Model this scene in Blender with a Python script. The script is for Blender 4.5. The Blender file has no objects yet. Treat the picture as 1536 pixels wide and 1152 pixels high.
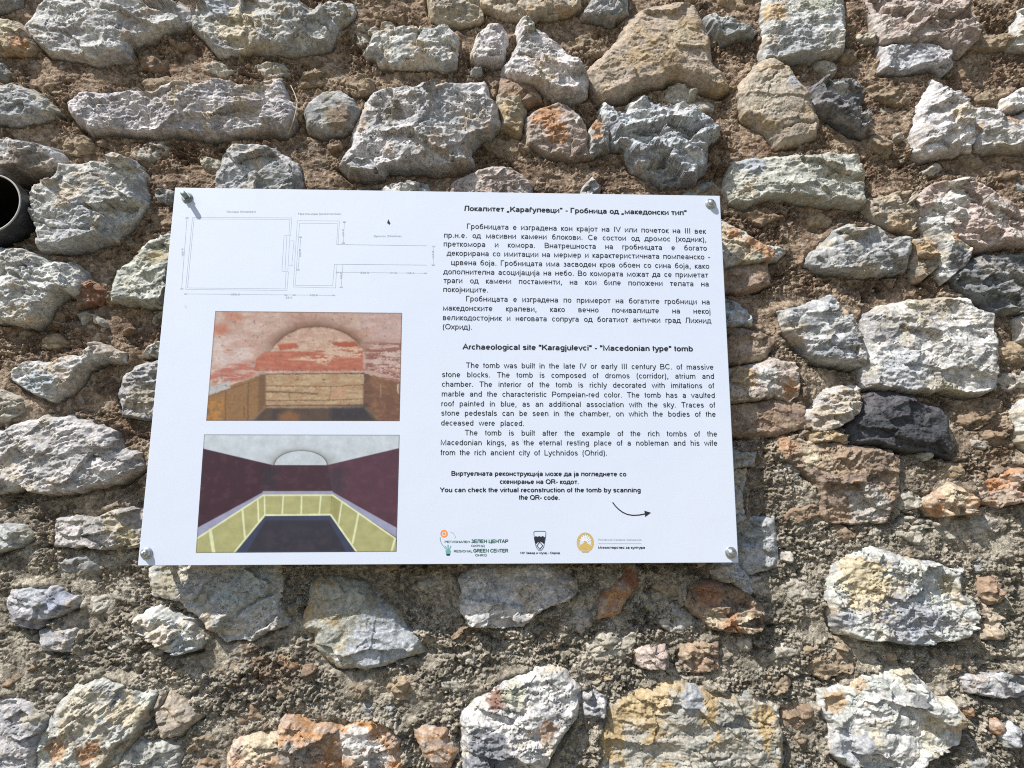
import bpy, math, random
import numpy as np
from mathutils import Vector, Matrix

# ------------------------------------------------------------------ camera, sky, sun, exposure
sc = bpy.context.scene
COL = sc.collection
BZ = 1.5                                     # height of the board's centre above the ground
CAM_LOC = Vector((0.0624913, -1.1447523, -0.2471661 + BZ))
CAM_ROT = (1.7633473, -0.0002892, -0.0354219)
FPX = 1110.0                                 # focal length in photo pixels (1536 wide)
cam = bpy.data.cameras.new('camera')
cam.sensor_width = 36.0
cam.lens = FPX * 36.0 / 1536.0
cam.clip_start, cam.clip_end = 0.02, 500.0
cam_ob = bpy.data.objects.new('camera', cam)
cam_ob.location, cam_ob.rotation_euler = CAM_LOC, CAM_ROT
COL.objects.link(cam_ob)
sc.camera = cam_ob

SUN = Vector((-0.545, -0.48, 0.84)).normalized()      # towards the sun: high, left, in front of the wall
world = bpy.data.worlds.new('World')
sc.world = world
world.use_nodes = True
wn = world.node_tree
sky = wn.nodes.new('ShaderNodeTexSky')
sky.sky_type = 'NISHITA'
sky.sun_disc = False
sky.sun_elevation = math.asin(SUN.z)
sky.sun_rotation = math.atan2(SUN.x, SUN.y) % (2 * math.pi)
wn.links.new(sky.outputs[0], wn.nodes['Background'].inputs[0])
wn.nodes['Background'].inputs[1].default_value = 0.12
sun = bpy.data.lights.new('sun', 'SUN')
sun.energy = 5.0
sun.angle = math.radians(0.53)
sun.color = (1.0, 0.96, 0.90)
sun_ob = bpy.data.objects.new('sun', sun)
sun_ob.rotation_euler = SUN.to_track_quat('Z', 'Y').to_euler()
sun_ob.location = SUN * 6 + Vector((0, 0, BZ))
COL.objects.link(sun_ob)
sc.view_settings.view_transform = 'Standard'
sc.view_settings.look = 'None'
sc.view_settings.exposure = 0.22
sc.cycles.use_denoising = False
sc.cycles.max_bounces = 4
sc.cycles.diffuse_bounces = 2
sc.cycles.filter_width = 1.1                # crisp, like the phone picture
sc.view_settings.gamma = 1.0
sc.view_settings.use_curve_mapping = False

# ------------------------------------------------------------------ small helpers
RM = np.array(cam_ob.rotation_euler.to_matrix())
CL = np.array(CAM_LOC)


def unproject(p, y):
    """photo pixels -> (X, Z) on the upright plane at depth y"""
    p = np.atleast_2d(np.asarray(p, float))
    d = np.stack([(p[:, 0] - 768) / FPX, (576 - p[:, 1]) / FPX, -np.ones(len(p))], 1) @ RM.T
    t = (y - CL[1]) / d[:, 1]
    return np.stack([CL[0] + t * d[:, 0], CL[2] + t * d[:, 2]], 1)


def lin(c):
    c = np.asarray(c, float)
    c = c / 255.0 if c.max() > 1.0 else c
    return np.where(c <= 0.04045, c / 12.92, ((c + 0.055) / 1.055) ** 2.4)


def perm(seed):
    r = np.random.RandomState(seed)
    t = r.permutation(512)
    a = r.rand(512) * 2 * np.pi
    return t, np.cos(a), np.sin(a), r.rand(512), r.rand(512), r.rand(512)


_PT = {}


def table(seed):
    if seed not in _PT:
        _PT[seed] = perm(seed)
    return _PT[seed]


def gnoise(x, y, seed=0):
    t, ca, sa = table(seed)[:3]
    xi = np.floor(x).astype(np.int64); yi = np.floor(y).astype(np.int64)
    xf = x - xi; yf = y - yi
    u = xf * xf * xf * (xf * (xf * 6 - 15) + 10); v = yf * yf * yf * (yf * (yf * 6 - 15) + 10)
    out = []
    for dy in (0, 1):
        for dx in (0, 1):
            h = t[(t[(xi + dx) & 511] + yi + dy) & 511]
            out.append(ca[h] * (xf - dx) + sa[h] * (yf - dy))
    return 1.5 * ((out[0] * (1 - u) + out[1] * u) * (1 - v) + (out[2] * (1 - u) + out[3] * u) * v)


def fbm(x, y, octv=4, seed=0, gain=0.5):
    s = 0; a = 1.0; f = 1.0
    for k in range(octv):
        s = s + a * gnoise(x * f + 17.3 * k, y * f - 9.1 * k, seed + k)
        a *= gain; f *= 2.03
    return s


def ridged(x, y, octv=4, seed=0, gain=0.5):
    s = 0; a = 1.0; f = 1.0
    for k in range(octv):
        s = s + a * (1 - 2 * np.abs(gnoise(x * f + 5.7 * k, y * f + 3.3 * k, seed + k)))
        a *= gain; f *= 2.07
    return s


def worley(x, y, seed=0, full=False):
    """nearest-point distance, the gap to the second one and the cell's random numbers"""
    t, ca, sa, r1, r2, r3 = table(seed)
    xi = np.floor(x).astype(np.int64); yi = np.floor(y).astype(np.int64)
    f1 = np.full(x.shape, 9.0); f2 = np.full(x.shape, 9.0); hid = np.zeros(x.shape, np.int64)
    for dy in (-1, 0, 1):
        for dx in (-1, 0, 1):
            h = t[(t[(xi + dx) & 511] + yi + dy) & 511]
            d = np.hypot(xi + dx + r1[h] - x, yi + dy + r2[h] - y)
            near = d < f1
            f2 = np.where(near, f1, np.minimum(f2, d))
            hid = np.where(near, h, hid)
            f1 = np.where(near, d, f1)
    return f1, f2 - f1, hid


def sstep(a, b, x):
    t = np.clip((x - a) / (b - a), 0, 1)
    return t * t * (3 - 2 * t)


def sdist(x, z, poly):
    """distance to a polygon's outline, positive inside"""
    d2 = np.full(x.shape, 1e9); ins = np.zeros(x.shape, bool)
    n = len(poly)
    for i in range(n):
        ax, az = poly[i]; bx, bz = poly[(i + 1) % n]
        ex, ez = bx - ax, bz - az
        t = np.clip(((x - ax) * ex + (z - az) * ez) / max(ex * ex + ez * ez, 1e-12), 0, 1)
        d2 = np.minimum(d2, (x - ax - t * ex) ** 2 + (z - az - t * ez) ** 2)
        if az != bz:
            ins ^= ((az > z) != (bz > z)) & (x < ex * (z - az) / ez + ax)
    return np.where(ins, 1, -1) * np.sqrt(d2)


def linedist(x, z, pts):
    d2 = np.full(x.shape, 1e9)
    for (ax, az), (bx, bz) in zip(pts[:-1], pts[1:]):
        ex, ez = bx - ax, bz - az
        t = np.clip(((x - ax) * ex + (z - az) * ez) / max(ex * ex + ez * ez, 1e-12), 0, 1)
        d2 = np.minimum(d2, (x - ax - t * ex) ** 2 + (z - az - t * ez) ** 2)
    return np.sqrt(d2)


def mesh_np(name, v, quads, tris=None, smooth=True):
    me = bpy.data.meshes.new(name)
    v = np.asarray(v, np.float32)
    quads = np.asarray(quads, np.int32).reshape(-1, 4)
    tris = np.zeros((0, 3), np.int32) if tris is None else np.asarray(tris, np.int32).reshape(-1, 3)
    me.vertices.add(len(v)); me.vertices.foreach_set('co', v.ravel())
    nl = quads.size + tris.size
    me.loops.add(nl)
    me.loops.foreach_set('vertex_index', np.concatenate([quads.ravel(), tris.ravel()]))
    npoly = len(quads) + len(tris)
    me.polygons.add(npoly)
    tot = np.concatenate([np.full(len(quads), 4), np.full(len(tris), 3)]).astype(np.int32)
    st = np.concatenate([[0], np.cumsum(tot)[:-1]]).astype(np.int32) if npoly else tot
    me.polygons.foreach_set('loop_start', st)
    me.update(calc_edges=True)
    me.polygons.foreach_set('use_smooth', np.full(npoly, smooth))
    me.update()
    return me


def link(name, me, mat, parent=None, loc=(0, 0, 0)):
    o = bpy.data.objects.new(name, me)
    for m in (mat if isinstance(mat, (list, tuple)) else [mat]):
        if m is not None:
            me.materials.append(m)
    o.location = loc
    if parent is not None:
        o.parent = parent
    COL.objects.link(o)
    return o


def thing(name, label, cat, loc=(0, 0, 0)):
    o = bpy.data.objects.new(name, None)
    o.location = loc; o['label'] = label; o['category'] = cat
    o.empty_display_size = 0.1
    COL.objects.link(o)
    return o


class NT:
    """tiny node-graph writer"""
    def __init__(self, name):
        self.m = bpy.data.materials.new(name); self.m.use_nodes = True
        self.t = self.m.node_tree; self.b = self.t.nodes['Principled BSDF']

    def n(self, kind, **kw):
        nd = self.t.nodes.new('ShaderNode' + kind)
        for k, v in kw.items():
            if k[0] == 'i' and k[1:].isdigit():
                self.set(nd, int(k[1:]), v)
            else:
                setattr(nd, k, v)
        return nd

    def set(self, nd, sock, v):
        s = nd.inputs[sock]
        if isinstance(v, bpy.types.NodeSocket):
            self.t.links.new(v, s)
        else:
            s.default_value = v

    def noise(self, vec, size, detail=4, rough=0.55, dist=0.0):
        nd = self.n('TexNoise')
        self.set(nd, 'Vector', vec); self.set(nd, 'Scale', 1.0 / size); self.set(nd, 'Detail', detail)
        self.set(nd, 'Roughness', rough); self.set(nd, 'Distortion', dist)
        return nd.outputs['Fac']

    def rng(self, val, a, b, lo=0.0, hi=1.0):
        nd = self.n('MapRange', interpolation_type='SMOOTHSTEP')
        for k, v in zip(('Value', 'From Min', 'From Max', 'To Min', 'To Max'), (val, a, b, lo, hi)):
            self.set(nd, k, v)
        return nd.outputs[0]

    def mix(self, fac, a, b, mode='MIX'):
        nd = self.n('Mix', data_type='RGBA', blend_type=mode)
        for k, v in ((0, fac), (6, a), (7, b)):
            self.set(nd, k, (*v, 1.0) if isinstance(v, (tuple, list)) and len(v) == 3 else v)
        return nd.outputs[2]

    def math(self, op, a, b=0.0):
        nd = self.n('Math', operation=op)
        self.set(nd, 0, a); self.set(nd, 1, b)
        return nd.outputs[0]

    def vmath(self, op, a, b=None):
        nd = self.n('VectorMath', operation=op)
        self.set(nd, 0, a)
        if b is not None:
            self.set(nd, 1, b)
        return nd

    def finish(self, color=None, rough=0.85, spec=0.3, metal=0.0, bump=None, bstr=0.5, bdist=0.001):
        if color is not None:
            self.set(self.b, 'Base Color', (*color, 1.0) if isinstance(color, (tuple, list)) and len(color) == 3 else color)
        self.set(self.b, 'Roughness', rough); self.set(self.b, 'Specular IOR Level', spec); self.set(self.b, 'Metallic', metal)
        if bump is not None:
            nd = self.n('Bump'); self.set(nd, 'Height', bump); self.set(nd, 'Strength', bstr); self.set(nd, 'Distance', bdist)
            self.t.links.new(nd.outputs[0], self.b.inputs['Normal'])
        return self.m


def plain(name, color, rough=0.6, spec=0.3, metal=0.0):
    g = NT(name)
    p = g.n('TexCoord').outputs['Object']
    v = g.rng(g.noise(p, 0.02, 4), 0.3, 0.7, 0.92, 1.06)
    return g.finish(g.mix(1.0, tuple(color), v, 'MULTIPLY'), rough, spec, metal)


# ------------------------------------------------------------------ ground (below the picture)
g = NT('soil_ground')
p = g.n('TexCoord').outputs['Object']
soil = g.mix(g.rng(g.noise(p, 0.8, 6), 0.4, 0.62), (0.20, 0.15, 0.10), (0.12, 0.14, 0.06))
soil = g.mix(g.rng(g.noise(p, 0.03, 4), 0.3, 0.7), soil, (0.26, 0.22, 0.17))
soil_mat = g.finish(soil, 0.95, 0.1, bump=g.noise(p, 0.02, 5), bstr=0.8, bdist=0.02)
me = mesh_np('ground', [(-150, -150, 0), (150, -150, 0), (150, 150, 0), (-150, 150, 0)], [(0, 1, 2, 3)])
o = link('ground', me, soil_mat); o['kind'] = 'structure'

# ------------------------------------------------------------------ the stones, traced from the photograph
# (photo-pixel outline, how far it stands proud in mm, palette, options)
PAL = {
    'W': ((.62, .61, .59), (.39, .39, .385), (.49, .425, .33)),
    'V': ((.69, .68, .65), (.43, .43, .425), (.55, .48, .37)),
    'G': ((.50, .50, .495), (.28, .285, .29), (.43, .38, .30)),
    'B': ((.56, .575, .60), (.31, .32, .345), (.60, .59, .57)),
    'T': ((.46, .385, .29), (.36, .32, .265), (.44, .32, .19)),
    'N': ((.53, .52, .475), (.37, .37, .35), (.49, .41, .30)),
    'O': ((.46, .24, .11), (.40, .32, .25), (.52, .44, .36)),
    'D': ((.088, .091, .102), (.060, .063, .070), (.12, .12, .125)),
    'K': ((.24, .24, .25), (.11, .115, .12), (.36, .35, .33)),
    'P': ((.50, .42, .37), (.36, .30, .26), (.55, .52, .48)),
    'R': ((.36, .26, .18), (.25, .19, .15), (.45, .36, .27)),
    'C': ((.46, .45, .37), (.36, .37, .32), (.47, .33, .15)),
}
OR = (.44, .235, .115); RU = (.22, .085, .045); CR = (.56, .49, .36); BL = (.40, .43, .48); DK = (.13, .13, .14)
WH = (.62, .61, .58); YE = (.50, .41, .24); AM = (.47, .31, .16); GR = (.33, .34, .31)
ST = [
    ("34,36 57,8 75,-14 235,-14 262,2 290,12 284,30 234,47 193,60 188,80 146,88 110,80 73,76 57,65", 20, 'W', dict(strata=1.6, ang=-8, lab='big pale grey stone')),
    ("-14,28 4,28 26,34 42,50 50,68 36,78 16,76 -14,74", 15, 'T', dict(spots=[(10, 45, 22, CR), (30, 66, 16, OR)])),
    ("-14,-14 34,-14 20,8 0,15 -14,16", 10, 'G', {}),
    ("286,18 299,3 335,-14 400,-14 446,2 470,18 478,13 495,2 526,3 528,13 520,26 507,31 502,52 492,65 466,73 432,76 380,69 335,78 322,73 310,55 288,38", 18, 'N', dict(rough=1.3, spots=[(350, 40, 40, CR), (330, 12, 26, BL)])),
    ("-14,128 20,130 47,133 70,150 86,164 65,172 20,180 -14,178", 15, 'G', dict(strata=1.2)),
    ("98,153 117,138 180,134 229,134 262,121 300,124 330,120 380,128 393,120 419,114 424,122 427,143 440,156 443,177 424,193 395,188 367,200 312,200 271,193 219,194 161,189 130,191 115,177 101,163", 22, 'W', dict(strata=2.2, ang=4, gap=9, rough=1.2)),
    ("455,167 463,154 484,138 510,135 528,146 536,161 528,187 505,194 484,198 461,190", 18, 'G', dict(smooth=1, gap=8, spots=[(510, 176, 24, (.24, .17, .11))], lab='rounded grey brown stone')),
    ("541,167 552,141 580,128 630,128 656,122 726,121 734,141 745,156 750,182 739,195 713,208 705,224 708,245 680,250 630,249 578,247 573,258 526,260 508,245 518,227 526,216 528,198", 24, 'W', dict(rough=1.5, gap=8, ledge=[(526, 216, 620, 196, 740, 190)], spots=[(590, 170, 26, (.22, .2, .17)), (650, 165, 40, (.40, .40, .41))])),
    ("547,78 560,50 580,44 604,39 627,43 669,39 685,52 689,73 682,94 664,98 640,92 570,94 565,83", 16, 'V', dict(gap=6, cracks=["627,43 625,70 643,90", "570,94 574,70"])),
    ("707,83 716,55 732,36 755,39 760,55 755,86 739,90", 18, 'V', dict(gap=6)),
    ("756,98 776,68 778,34 789,30 809,42 838,65 864,91 877,104 882,122 877,135 859,146 833,141 812,130 781,120 757,109", 22, 'V', dict(rough=1.3, gap=9, spots=[(800, 45, 18, (.42, .42, .36))])),
    ("712,-14 875,-14 868,10 850,18 800,27 755,20 720,8", 14, 'T', {}),
    ("875,23 882,8 900,-14 942,-14 942,21 916,27", 15, 'G', dict(gap=6)),
    ("882,104 906,81 929,57 942,26 976,8 1023,1 1044,5 1057,34 1067,60 1067,89 1086,109 1096,128 1083,132 1041,122 1013,112 994,118 953,128 940,138 916,143 901,142 888,120", 22, 'T', dict(smooth=.5, gap=13, spots=[(1020, 60, 30, (.44, .37, .26))], lab='big tan stone')),
    ("1059,23 1072,22 1104,34 1135,42 1130,49 1106,52 1088,59 1070,45", 14, 'G', dict(gap=7)),
    ("789,177 812,161 838,154 864,167 877,187 882,208 882,232 859,234 825,229 791,214", 17, 'P', dict(spots=[(822, 178, 26, OR), (838, 205, 18, OR), (868, 180, 14, WH)], lab='stone with orange stains')),
    ("882,200 893,178 911,185 914,221 901,226 885,231", 15, 'G', dict(gap=5, spots=[(896, 188, 12, OR), (896, 208, 8, OR)])),
    ("901,161 908,150 919,156 929,169 941,171 947,154 963,148 984,156 1026,159 1041,172 1065,177 1070,193 1078,201 1062,214 1059,250 1046,258 1041,271 1007,271 994,273 979,260 953,250 942,232 937,219 919,216 914,193", 22, 'B', dict(rough=1.9, gap=6, ledge=[(919, 216, 960, 208, 1000, 200, 1060, 214)], spots=[(1012, 208, 11, (.32, .26, .18))], lab='rough blue grey stone')),
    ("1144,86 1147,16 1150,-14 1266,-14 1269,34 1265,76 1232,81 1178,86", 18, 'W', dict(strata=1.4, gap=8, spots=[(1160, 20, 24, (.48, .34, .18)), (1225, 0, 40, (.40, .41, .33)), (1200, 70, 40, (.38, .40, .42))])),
    ("1106,135 1117,117 1135,96 1149,87 1162,86 1183,99 1196,115 1212,135 1225,161 1230,182 1227,200 1204,208 1167,216 1157,198 1136,180 1117,169", 20, 'T', dict(smooth=.6, gap=5, cracks=["1140,130 1165,112", "1175,195 1200,185 1230,186"], spots=[(1187, 129, 13, BL), (1150, 150, 50, (.45, .40, .32))])),
    ("1222,128 1240,118 1261,117 1284,128 1297,143 1287,156 1303,174 1297,198 1282,193 1248,169 1225,156", 18, 'K', dict(rough=1.7, gap=5, spots=[(1255, 140, 16, (.45, .44, .43))])),
    ("1300,-14 1420,-14 1465,20 1470,55 1440,80 1400,62 1376,66 1322,62 1312,30", 14, 'P', dict(rough=1.6)),
    ("1322,70 1345,66 1378,65 1402,64 1425,80 1430,95 1415,104 1392,98 1357,104 1326,103", 12, 'B', dict(gap=6)),
    ("1372,177 1396,135 1404,117 1417,122 1425,141 1446,151 1458,160 1462,190 1461,221 1430,224 1391,232 1373,226", 22, 'V', dict(rough=1.2, gap=6, lab='white wedge shaped stone')),
    ("1461,160 1485,163 1505,178 1550,165 1550,222 1465,222", 17, 'W', dict(rough=1.2, spots=[(1464, 190, 10, AM), (1515, 178, 18, (.42, .27, .17))])),
    ("1508,148 1527,135 1550,134 1550,160 1508,164", 16, 'V', {}),
    ("1517,68 1525,40 1530,15 1550,10 1550,70", 14, 'W', {}),
    ("1090,280 1090,265 1100,242 1130,236 1200,232 1250,230 1280,233 1296,245 1299,285 1297,305 1265,305 1225,300 1185,294 1150,292 1120,305 1098,300", 19, 'N', dict(strata=1.3, ang=-4, spots=[(1130, 245, 26, BL)])),
    ("1378,300 1391,281 1422,270 1461,266 1485,280 1510,300 1550,320 1550,366 1500,366 1470,372 1440,362 1400,330 1383,318", 17, 'P', dict(rough=1.7, spots=[(1425, 310, 34, WH)])),
    ("1381,326 1407,326 1422,345 1457,372 1447,398 1419,419 1410,410 1413,373 1401,351", 18, 'W', dict(gap=5, spots=[(1432, 390, 22, DK), (1430, 360, 9, OR)])),
    ("1215,392 1221,379 1240,364 1252,345 1277,334 1289,339 1323,339 1336,356 1367,357 1361,404 1339,409 1277,410 1230,402", 17, 'G', dict(strata=1.2, spots=[(1295, 355, 18, (.46, .42, .40))])),
    ("1062,336 1085,334 1103,339 1122,354 1150,367 1181,373 1165,388 1122,395 1089,401 1062,401", 14, 'N', dict(spots=[(1098, 350, 13, OR), (1130, 370, 17, OR), (1150, 382, 13, OR)], lab='grey stone with orange patches')),
    ("1060,447 1089,447 1106,453 1122,469 1127,485 1094,488 1060,486", 12, 'B', {}),
    ("1168,466 1199,460 1233,450 1249,441 1261,457 1277,478 1292,506 1302,528 1299,547 1277,547 1221,537 1199,512 1178,494", 20, 'G', dict(strata=1.4, gap=7, spots=[(1190, 500, 20, (.46, .40, .33)), (1262, 470, 8, AM)])),
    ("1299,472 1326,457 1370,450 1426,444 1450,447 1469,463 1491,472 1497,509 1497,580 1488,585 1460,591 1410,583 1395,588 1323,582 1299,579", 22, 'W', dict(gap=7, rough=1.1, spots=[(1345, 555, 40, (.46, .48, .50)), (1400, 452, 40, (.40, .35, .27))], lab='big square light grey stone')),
    ("1060,552 1098,552 1131,549 1156,537 1190,542 1199,559 1201,594 1184,602 1162,594 1106,603 1060,600", 16, 'P', dict(spots=[(1110, 565, 24, (.40, .29, .16)), (1185, 585, 16, OR), (1150, 565, 20, WH)])),
    ("1210,622 1234,594 1265,575 1283,582 1292,594 1289,613 1274,631 1246,644 1224,645", 19, 'W', dict(rough=1.3, facet=1.6, gap=5, cracks=["1228,600 1250,606 1290,600"])),
    ("1274,647 1283,622 1299,606 1305,591 1339,586 1370,594 1410,613 1423,631 1432,684 1401,678 1351,673 1323,667 1277,662", 19, 'D', dict(smooth=.45, gap=8, fine=1.6, lab='dark slate stone')),
    ("1165,665 1178,656 1215,662 1271,668 1308,672 1339,678 1351,693 1348,740 1333,777 1323,783 1246,783 1234,774 1227,724 1196,699 1175,687", 14, 'R', dict(rough=1.3, spots=[(1300, 760, 34, (.45, .43, .40)), (1215, 690, 14, CR), (1185, 668, 16, (.45, .27, .16))])),
    ("1080,676 1134,678 1133,699 1080,700", 14, 'N', {}),
    ("1080,703 1119,706 1113,746 1116,777 1098,790 1080,790", 11, 'N', {}),
    ("1385,755 1410,737 1432,727 1466,746 1457,771 1416,774 1395,771", 17, 'O', dict(rough=1.5, spots=[(1430, 745, 20, CR)], lab='orange tan stone')),
    ("1460,735 1490,715 1550,700 1550,745 1500,760 1470,752", 10, 'O', dict(rough=1.5)),
    ("1519,622 1536,606 1550,600 1550,675 1530,660", 18, 'V', {}),
    ("1528,480 1550,474 1550,514 1534,508", 14, 'W', {}),
    ("1425,415 1470,385 1550,380 1550,465 1500,470 1455,440", 9, 'K', dict(rough=1.6, spots=[(1480, 400, 20, (.34, .32, .29))])),
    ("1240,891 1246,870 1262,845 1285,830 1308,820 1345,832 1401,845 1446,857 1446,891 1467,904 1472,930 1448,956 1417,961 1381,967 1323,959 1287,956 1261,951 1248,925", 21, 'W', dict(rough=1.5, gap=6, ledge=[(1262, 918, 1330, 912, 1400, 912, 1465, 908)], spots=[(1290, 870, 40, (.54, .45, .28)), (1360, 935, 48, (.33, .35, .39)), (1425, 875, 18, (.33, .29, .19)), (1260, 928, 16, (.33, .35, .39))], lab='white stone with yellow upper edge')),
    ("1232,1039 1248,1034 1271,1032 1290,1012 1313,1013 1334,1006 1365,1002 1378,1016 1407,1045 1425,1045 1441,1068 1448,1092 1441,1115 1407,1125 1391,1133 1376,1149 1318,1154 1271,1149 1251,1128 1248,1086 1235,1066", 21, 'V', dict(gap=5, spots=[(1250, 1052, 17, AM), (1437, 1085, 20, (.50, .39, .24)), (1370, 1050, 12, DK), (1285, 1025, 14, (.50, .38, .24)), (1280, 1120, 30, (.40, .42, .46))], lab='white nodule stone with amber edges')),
    ("1446,1020 1480,1012 1550,1008 1550,1040 1500,1045 1460,1040", 10, 'G', {}),
    ("1487,1085 1496,1081 1504,1087 1503,1096 1493,1098 1487,1093", 10, 'O', dict(smooth=1)),
    ("1500,1100 1518,1088 1532,1096 1530,1118 1508,1118", 12, 'B', {}),
    ("914,1058 927,1047 947,1039 981,1029 1010,1019 1041,1029 1072,1039 1093,1045 1125,1037 1143,1050 1160,1055 1170,1062 1167,1086 1178,1112 1170,1170 900,1170 903,1131 898,1107 912,1086", 17, 'C', dict(strata=1.0, ang=-3, cracks=["1072,1048 1095,1070 1125,1080 1160,1092", "1095,1132 1070,1140 1040,1125"], spots=[(965, 1045, 46, (.47, .36, .20)), (1035, 1045, 22, (.40, .43, .47)), (930, 1070, 22, (.46, .34, .18))], lab='big cream stone with ochre corner')),
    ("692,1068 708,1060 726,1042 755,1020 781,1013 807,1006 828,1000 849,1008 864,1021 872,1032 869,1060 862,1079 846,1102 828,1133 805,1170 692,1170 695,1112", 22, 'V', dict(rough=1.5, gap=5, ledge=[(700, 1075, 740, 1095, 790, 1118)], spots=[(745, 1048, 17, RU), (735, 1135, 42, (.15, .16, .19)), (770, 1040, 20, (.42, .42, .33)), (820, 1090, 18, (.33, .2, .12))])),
    ("620,1094 646,1092 669,1097 674,1112 685,1125 674,1152 651,1152 635,1128", 14, 'O', dict(smooth=.6, gap=5, lab='small orange stone')),
    ("349,1115 375,1105 414,1102 424,1076 440,1073 471,1086 515,1094 547,1086 588,1094 601,1115 604,1170 335,1170", 16, 'O', dict(rough=1.6, spots=[(395, 1112, 30, CR), (530, 1110, 22, WH), (560, 1140, 26, WH), (440, 1130, 24, (.36, .33, .29))])),
    ("466,875 484,868 510,868 526,873 547,875 557,894 578,909 601,922 609,943 630,959 634,977 604,987 573,998 549,1003 505,998 489,982 471,972 474,948 450,941 463,904", 16, 'C', dict(smooth=.7, spots=[(575, 965, 52, (.45, .48, .53)), (492, 955, 17, GR), (505, 985, 10, WH)], lab='smooth pale stone with bluish lower half')),  # the small white spot is a sunlit highlight painted into the colour
    ("690,868 712,848 740,842 812,842 840,858 866,870 864,886 852,902 812,915 786,936 740,940 705,938 692,920", 15, 'W', dict(strata=1.3, ang=25)),
    ("895,928 903,899 916,883 932,862 942,848 953,846 959,873 942,896 929,917", 10, 'O', dict(smooth=.6, spots=[(948, 868, 18, RU)], lab='narrow rust red stone')),
    ("1033,878 1072,873 1117,886 1145,917 1145,940 1119,948 1072,943 1054,927 1028,907", 14, 'R', dict(rough=1.5, spots=[(1070, 925, 14, CR), (1100, 935, 16, OR), (1060, 890, 22, (.38, .20, .12)), (1115, 930, 14, CR)])),
    ("1066,856 1078,842 1102,842 1122,866 1129,888 1118,892 1100,870 1080,872", 12, 'W', dict(strata=2.4, ang=-50)),
    ("10,904 16,888 52,881 78,882 89,891 112,896 112,909 91,920 68,928 57,941 21,938", 14, 'G', dict(spots=[(50, 890, 22, (.44, .46, .48)), (85, 905, 18, (.30, .33, .40))])),
    ("198,928 216,917 240,912 260,922 279,928 294,938 307,956 299,972 266,980 242,974 229,959 203,948", 26, 'V', dict(rough=1.7, gap=5, lab='bright grey knobbly stone')),
    ("222,857 240,836 330,832 419,834 422,904 432,935 406,943 380,956 339,961 300,928 268,899 227,891", 14, 'N', dict(spots=[(370, 880, 46, (.42, .45, .43)), (250, 875, 22, (.40, .36, .26))], cracks=["345,930 380,905 415,885"])),
    ("78,1068 112,1032 146,1016 182,1024 208,1040 235,1038 228,1062 216,1092 188,1125 169,1170 52,1170 57,1112", 17, 'N', dict(strata=1.8, ang=40, rough=1.2, spots=[(130, 1130, 20, OR), (148, 1118, 12, OR), (130, 1065, 36, (.52, .47, .37)), (85, 1125, 18, (.40, .24, .13))], lab='big grey stone with cream and orange streaks')),
    ("232,1073 255,1037 281,1055 302,1073 271,1102 242,1105", 13, 'T', dict(smooth=.5)),
    ("-14,1050 30,1050 75,1075 60,1110 48,1170 -14,1170", 12, 'G', {}),
    ("188,1132 215,1105 268,1118 275,1170 174,1170", 12, 'N', {}),
    ("-14,650 20,636 62,625 104,624 146,634 170,646 174,672 205,680 212,700 180,722 130,732 83,740 52,737 32,728 -14,742", 24, 'W', dict(strata=1.9, ang=20, gap=7, cracks=["130,680 160,690 205,692"], lab='big light grey stone')),
    ("83,779 109,773 146,776 182,760 225,764 225,812 193,820 161,823 125,818 83,818", 15, 'N', dict(spots=[(190, 805, 18, (.44, .38, .24))])),
    ("-14,789 39,789 52,802 31,818 -14,831", 13, 'G', {}),
    ("18,553 34,543 78,543 104,535 128,530 138,514 156,517 190,530 188,540 156,538 125,551 112,572 101,586 76,599 34,581 16,565", 20, 'W', dict(strata=2.6, ang=10, gap=5, spots=[(60, 578, 30, (.38, .42, .44))])),
    ("-14,369 13,371 52,379 73,392 104,392 120,405 125,426 117,441 96,437 73,457 65,470 44,486 18,480 -14,475", 24, 'V', dict(rough=1.6, gap=5, cracks=["45,400 60,425 95,430"], spots=[(30, 400, 26, (.36, .36, .35))])),
    ("117,441 135,420 156,434 159,444 145,452 117,457", 10, 'R', dict(spots=[(140, 437, 24, (.26, .12, .07))], lab='small red brown stone')),
    ("167,428 174,405 198,389 221,361 250,350 275,350 270,458 216,454 167,449", 15, 'N', dict(strata=1.2, spots=[(235, 385, 20, (.42, .36, .22))])),
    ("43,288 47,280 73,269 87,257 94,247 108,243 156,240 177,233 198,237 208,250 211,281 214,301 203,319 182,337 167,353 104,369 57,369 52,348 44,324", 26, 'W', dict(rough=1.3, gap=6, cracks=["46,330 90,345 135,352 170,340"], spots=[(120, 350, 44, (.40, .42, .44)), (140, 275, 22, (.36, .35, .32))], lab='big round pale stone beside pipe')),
    ("-14,208 13,212 52,215 80,222 91,234 80,248 60,256 20,254 -14,248", 24, 'W', dict(gap=16, spots=[(40, 252, 40, (.2, .16, .12))])),  # dark spot: shade of the underside above the pipe, painted into the colour
    ("323,276 333,234 349,216 375,219 401,219 419,229 445,245 449,268 446,310 322,310", 14, 'G', dict(spots=[(360, 260, 30, (.44, .45, .46))])),
    ("672,305 679,276 708,260 739,250 765,253 786,263 796,278 792,305", 11, 'P', {}),
    ("565,300 575,282 600,274 640,278 650,300", 9, 'W', {}),
    ("872,297 875,284 888,268 898,277 899,297", 9, 'G', {}),
    ("186,622 177,589 188,564 208,548 240,538 250,540 245,630", 13, 'G', dict(strata=1.3, spots=[(215, 600, 26, (.42, .37, .29))])),
    ("216,532 221,522 240,514 250,516 248,534", 12, 'N', {}),
    ("1085,612 1160,601 1205,610 1208,640 1150,654 1085,652", 7, 'R', dict(smooth=.7)),
    ("1075,404 1150,396 1154,425 1120,437 1075,436", 7, 'R', dict(smooth=.6)),
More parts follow.
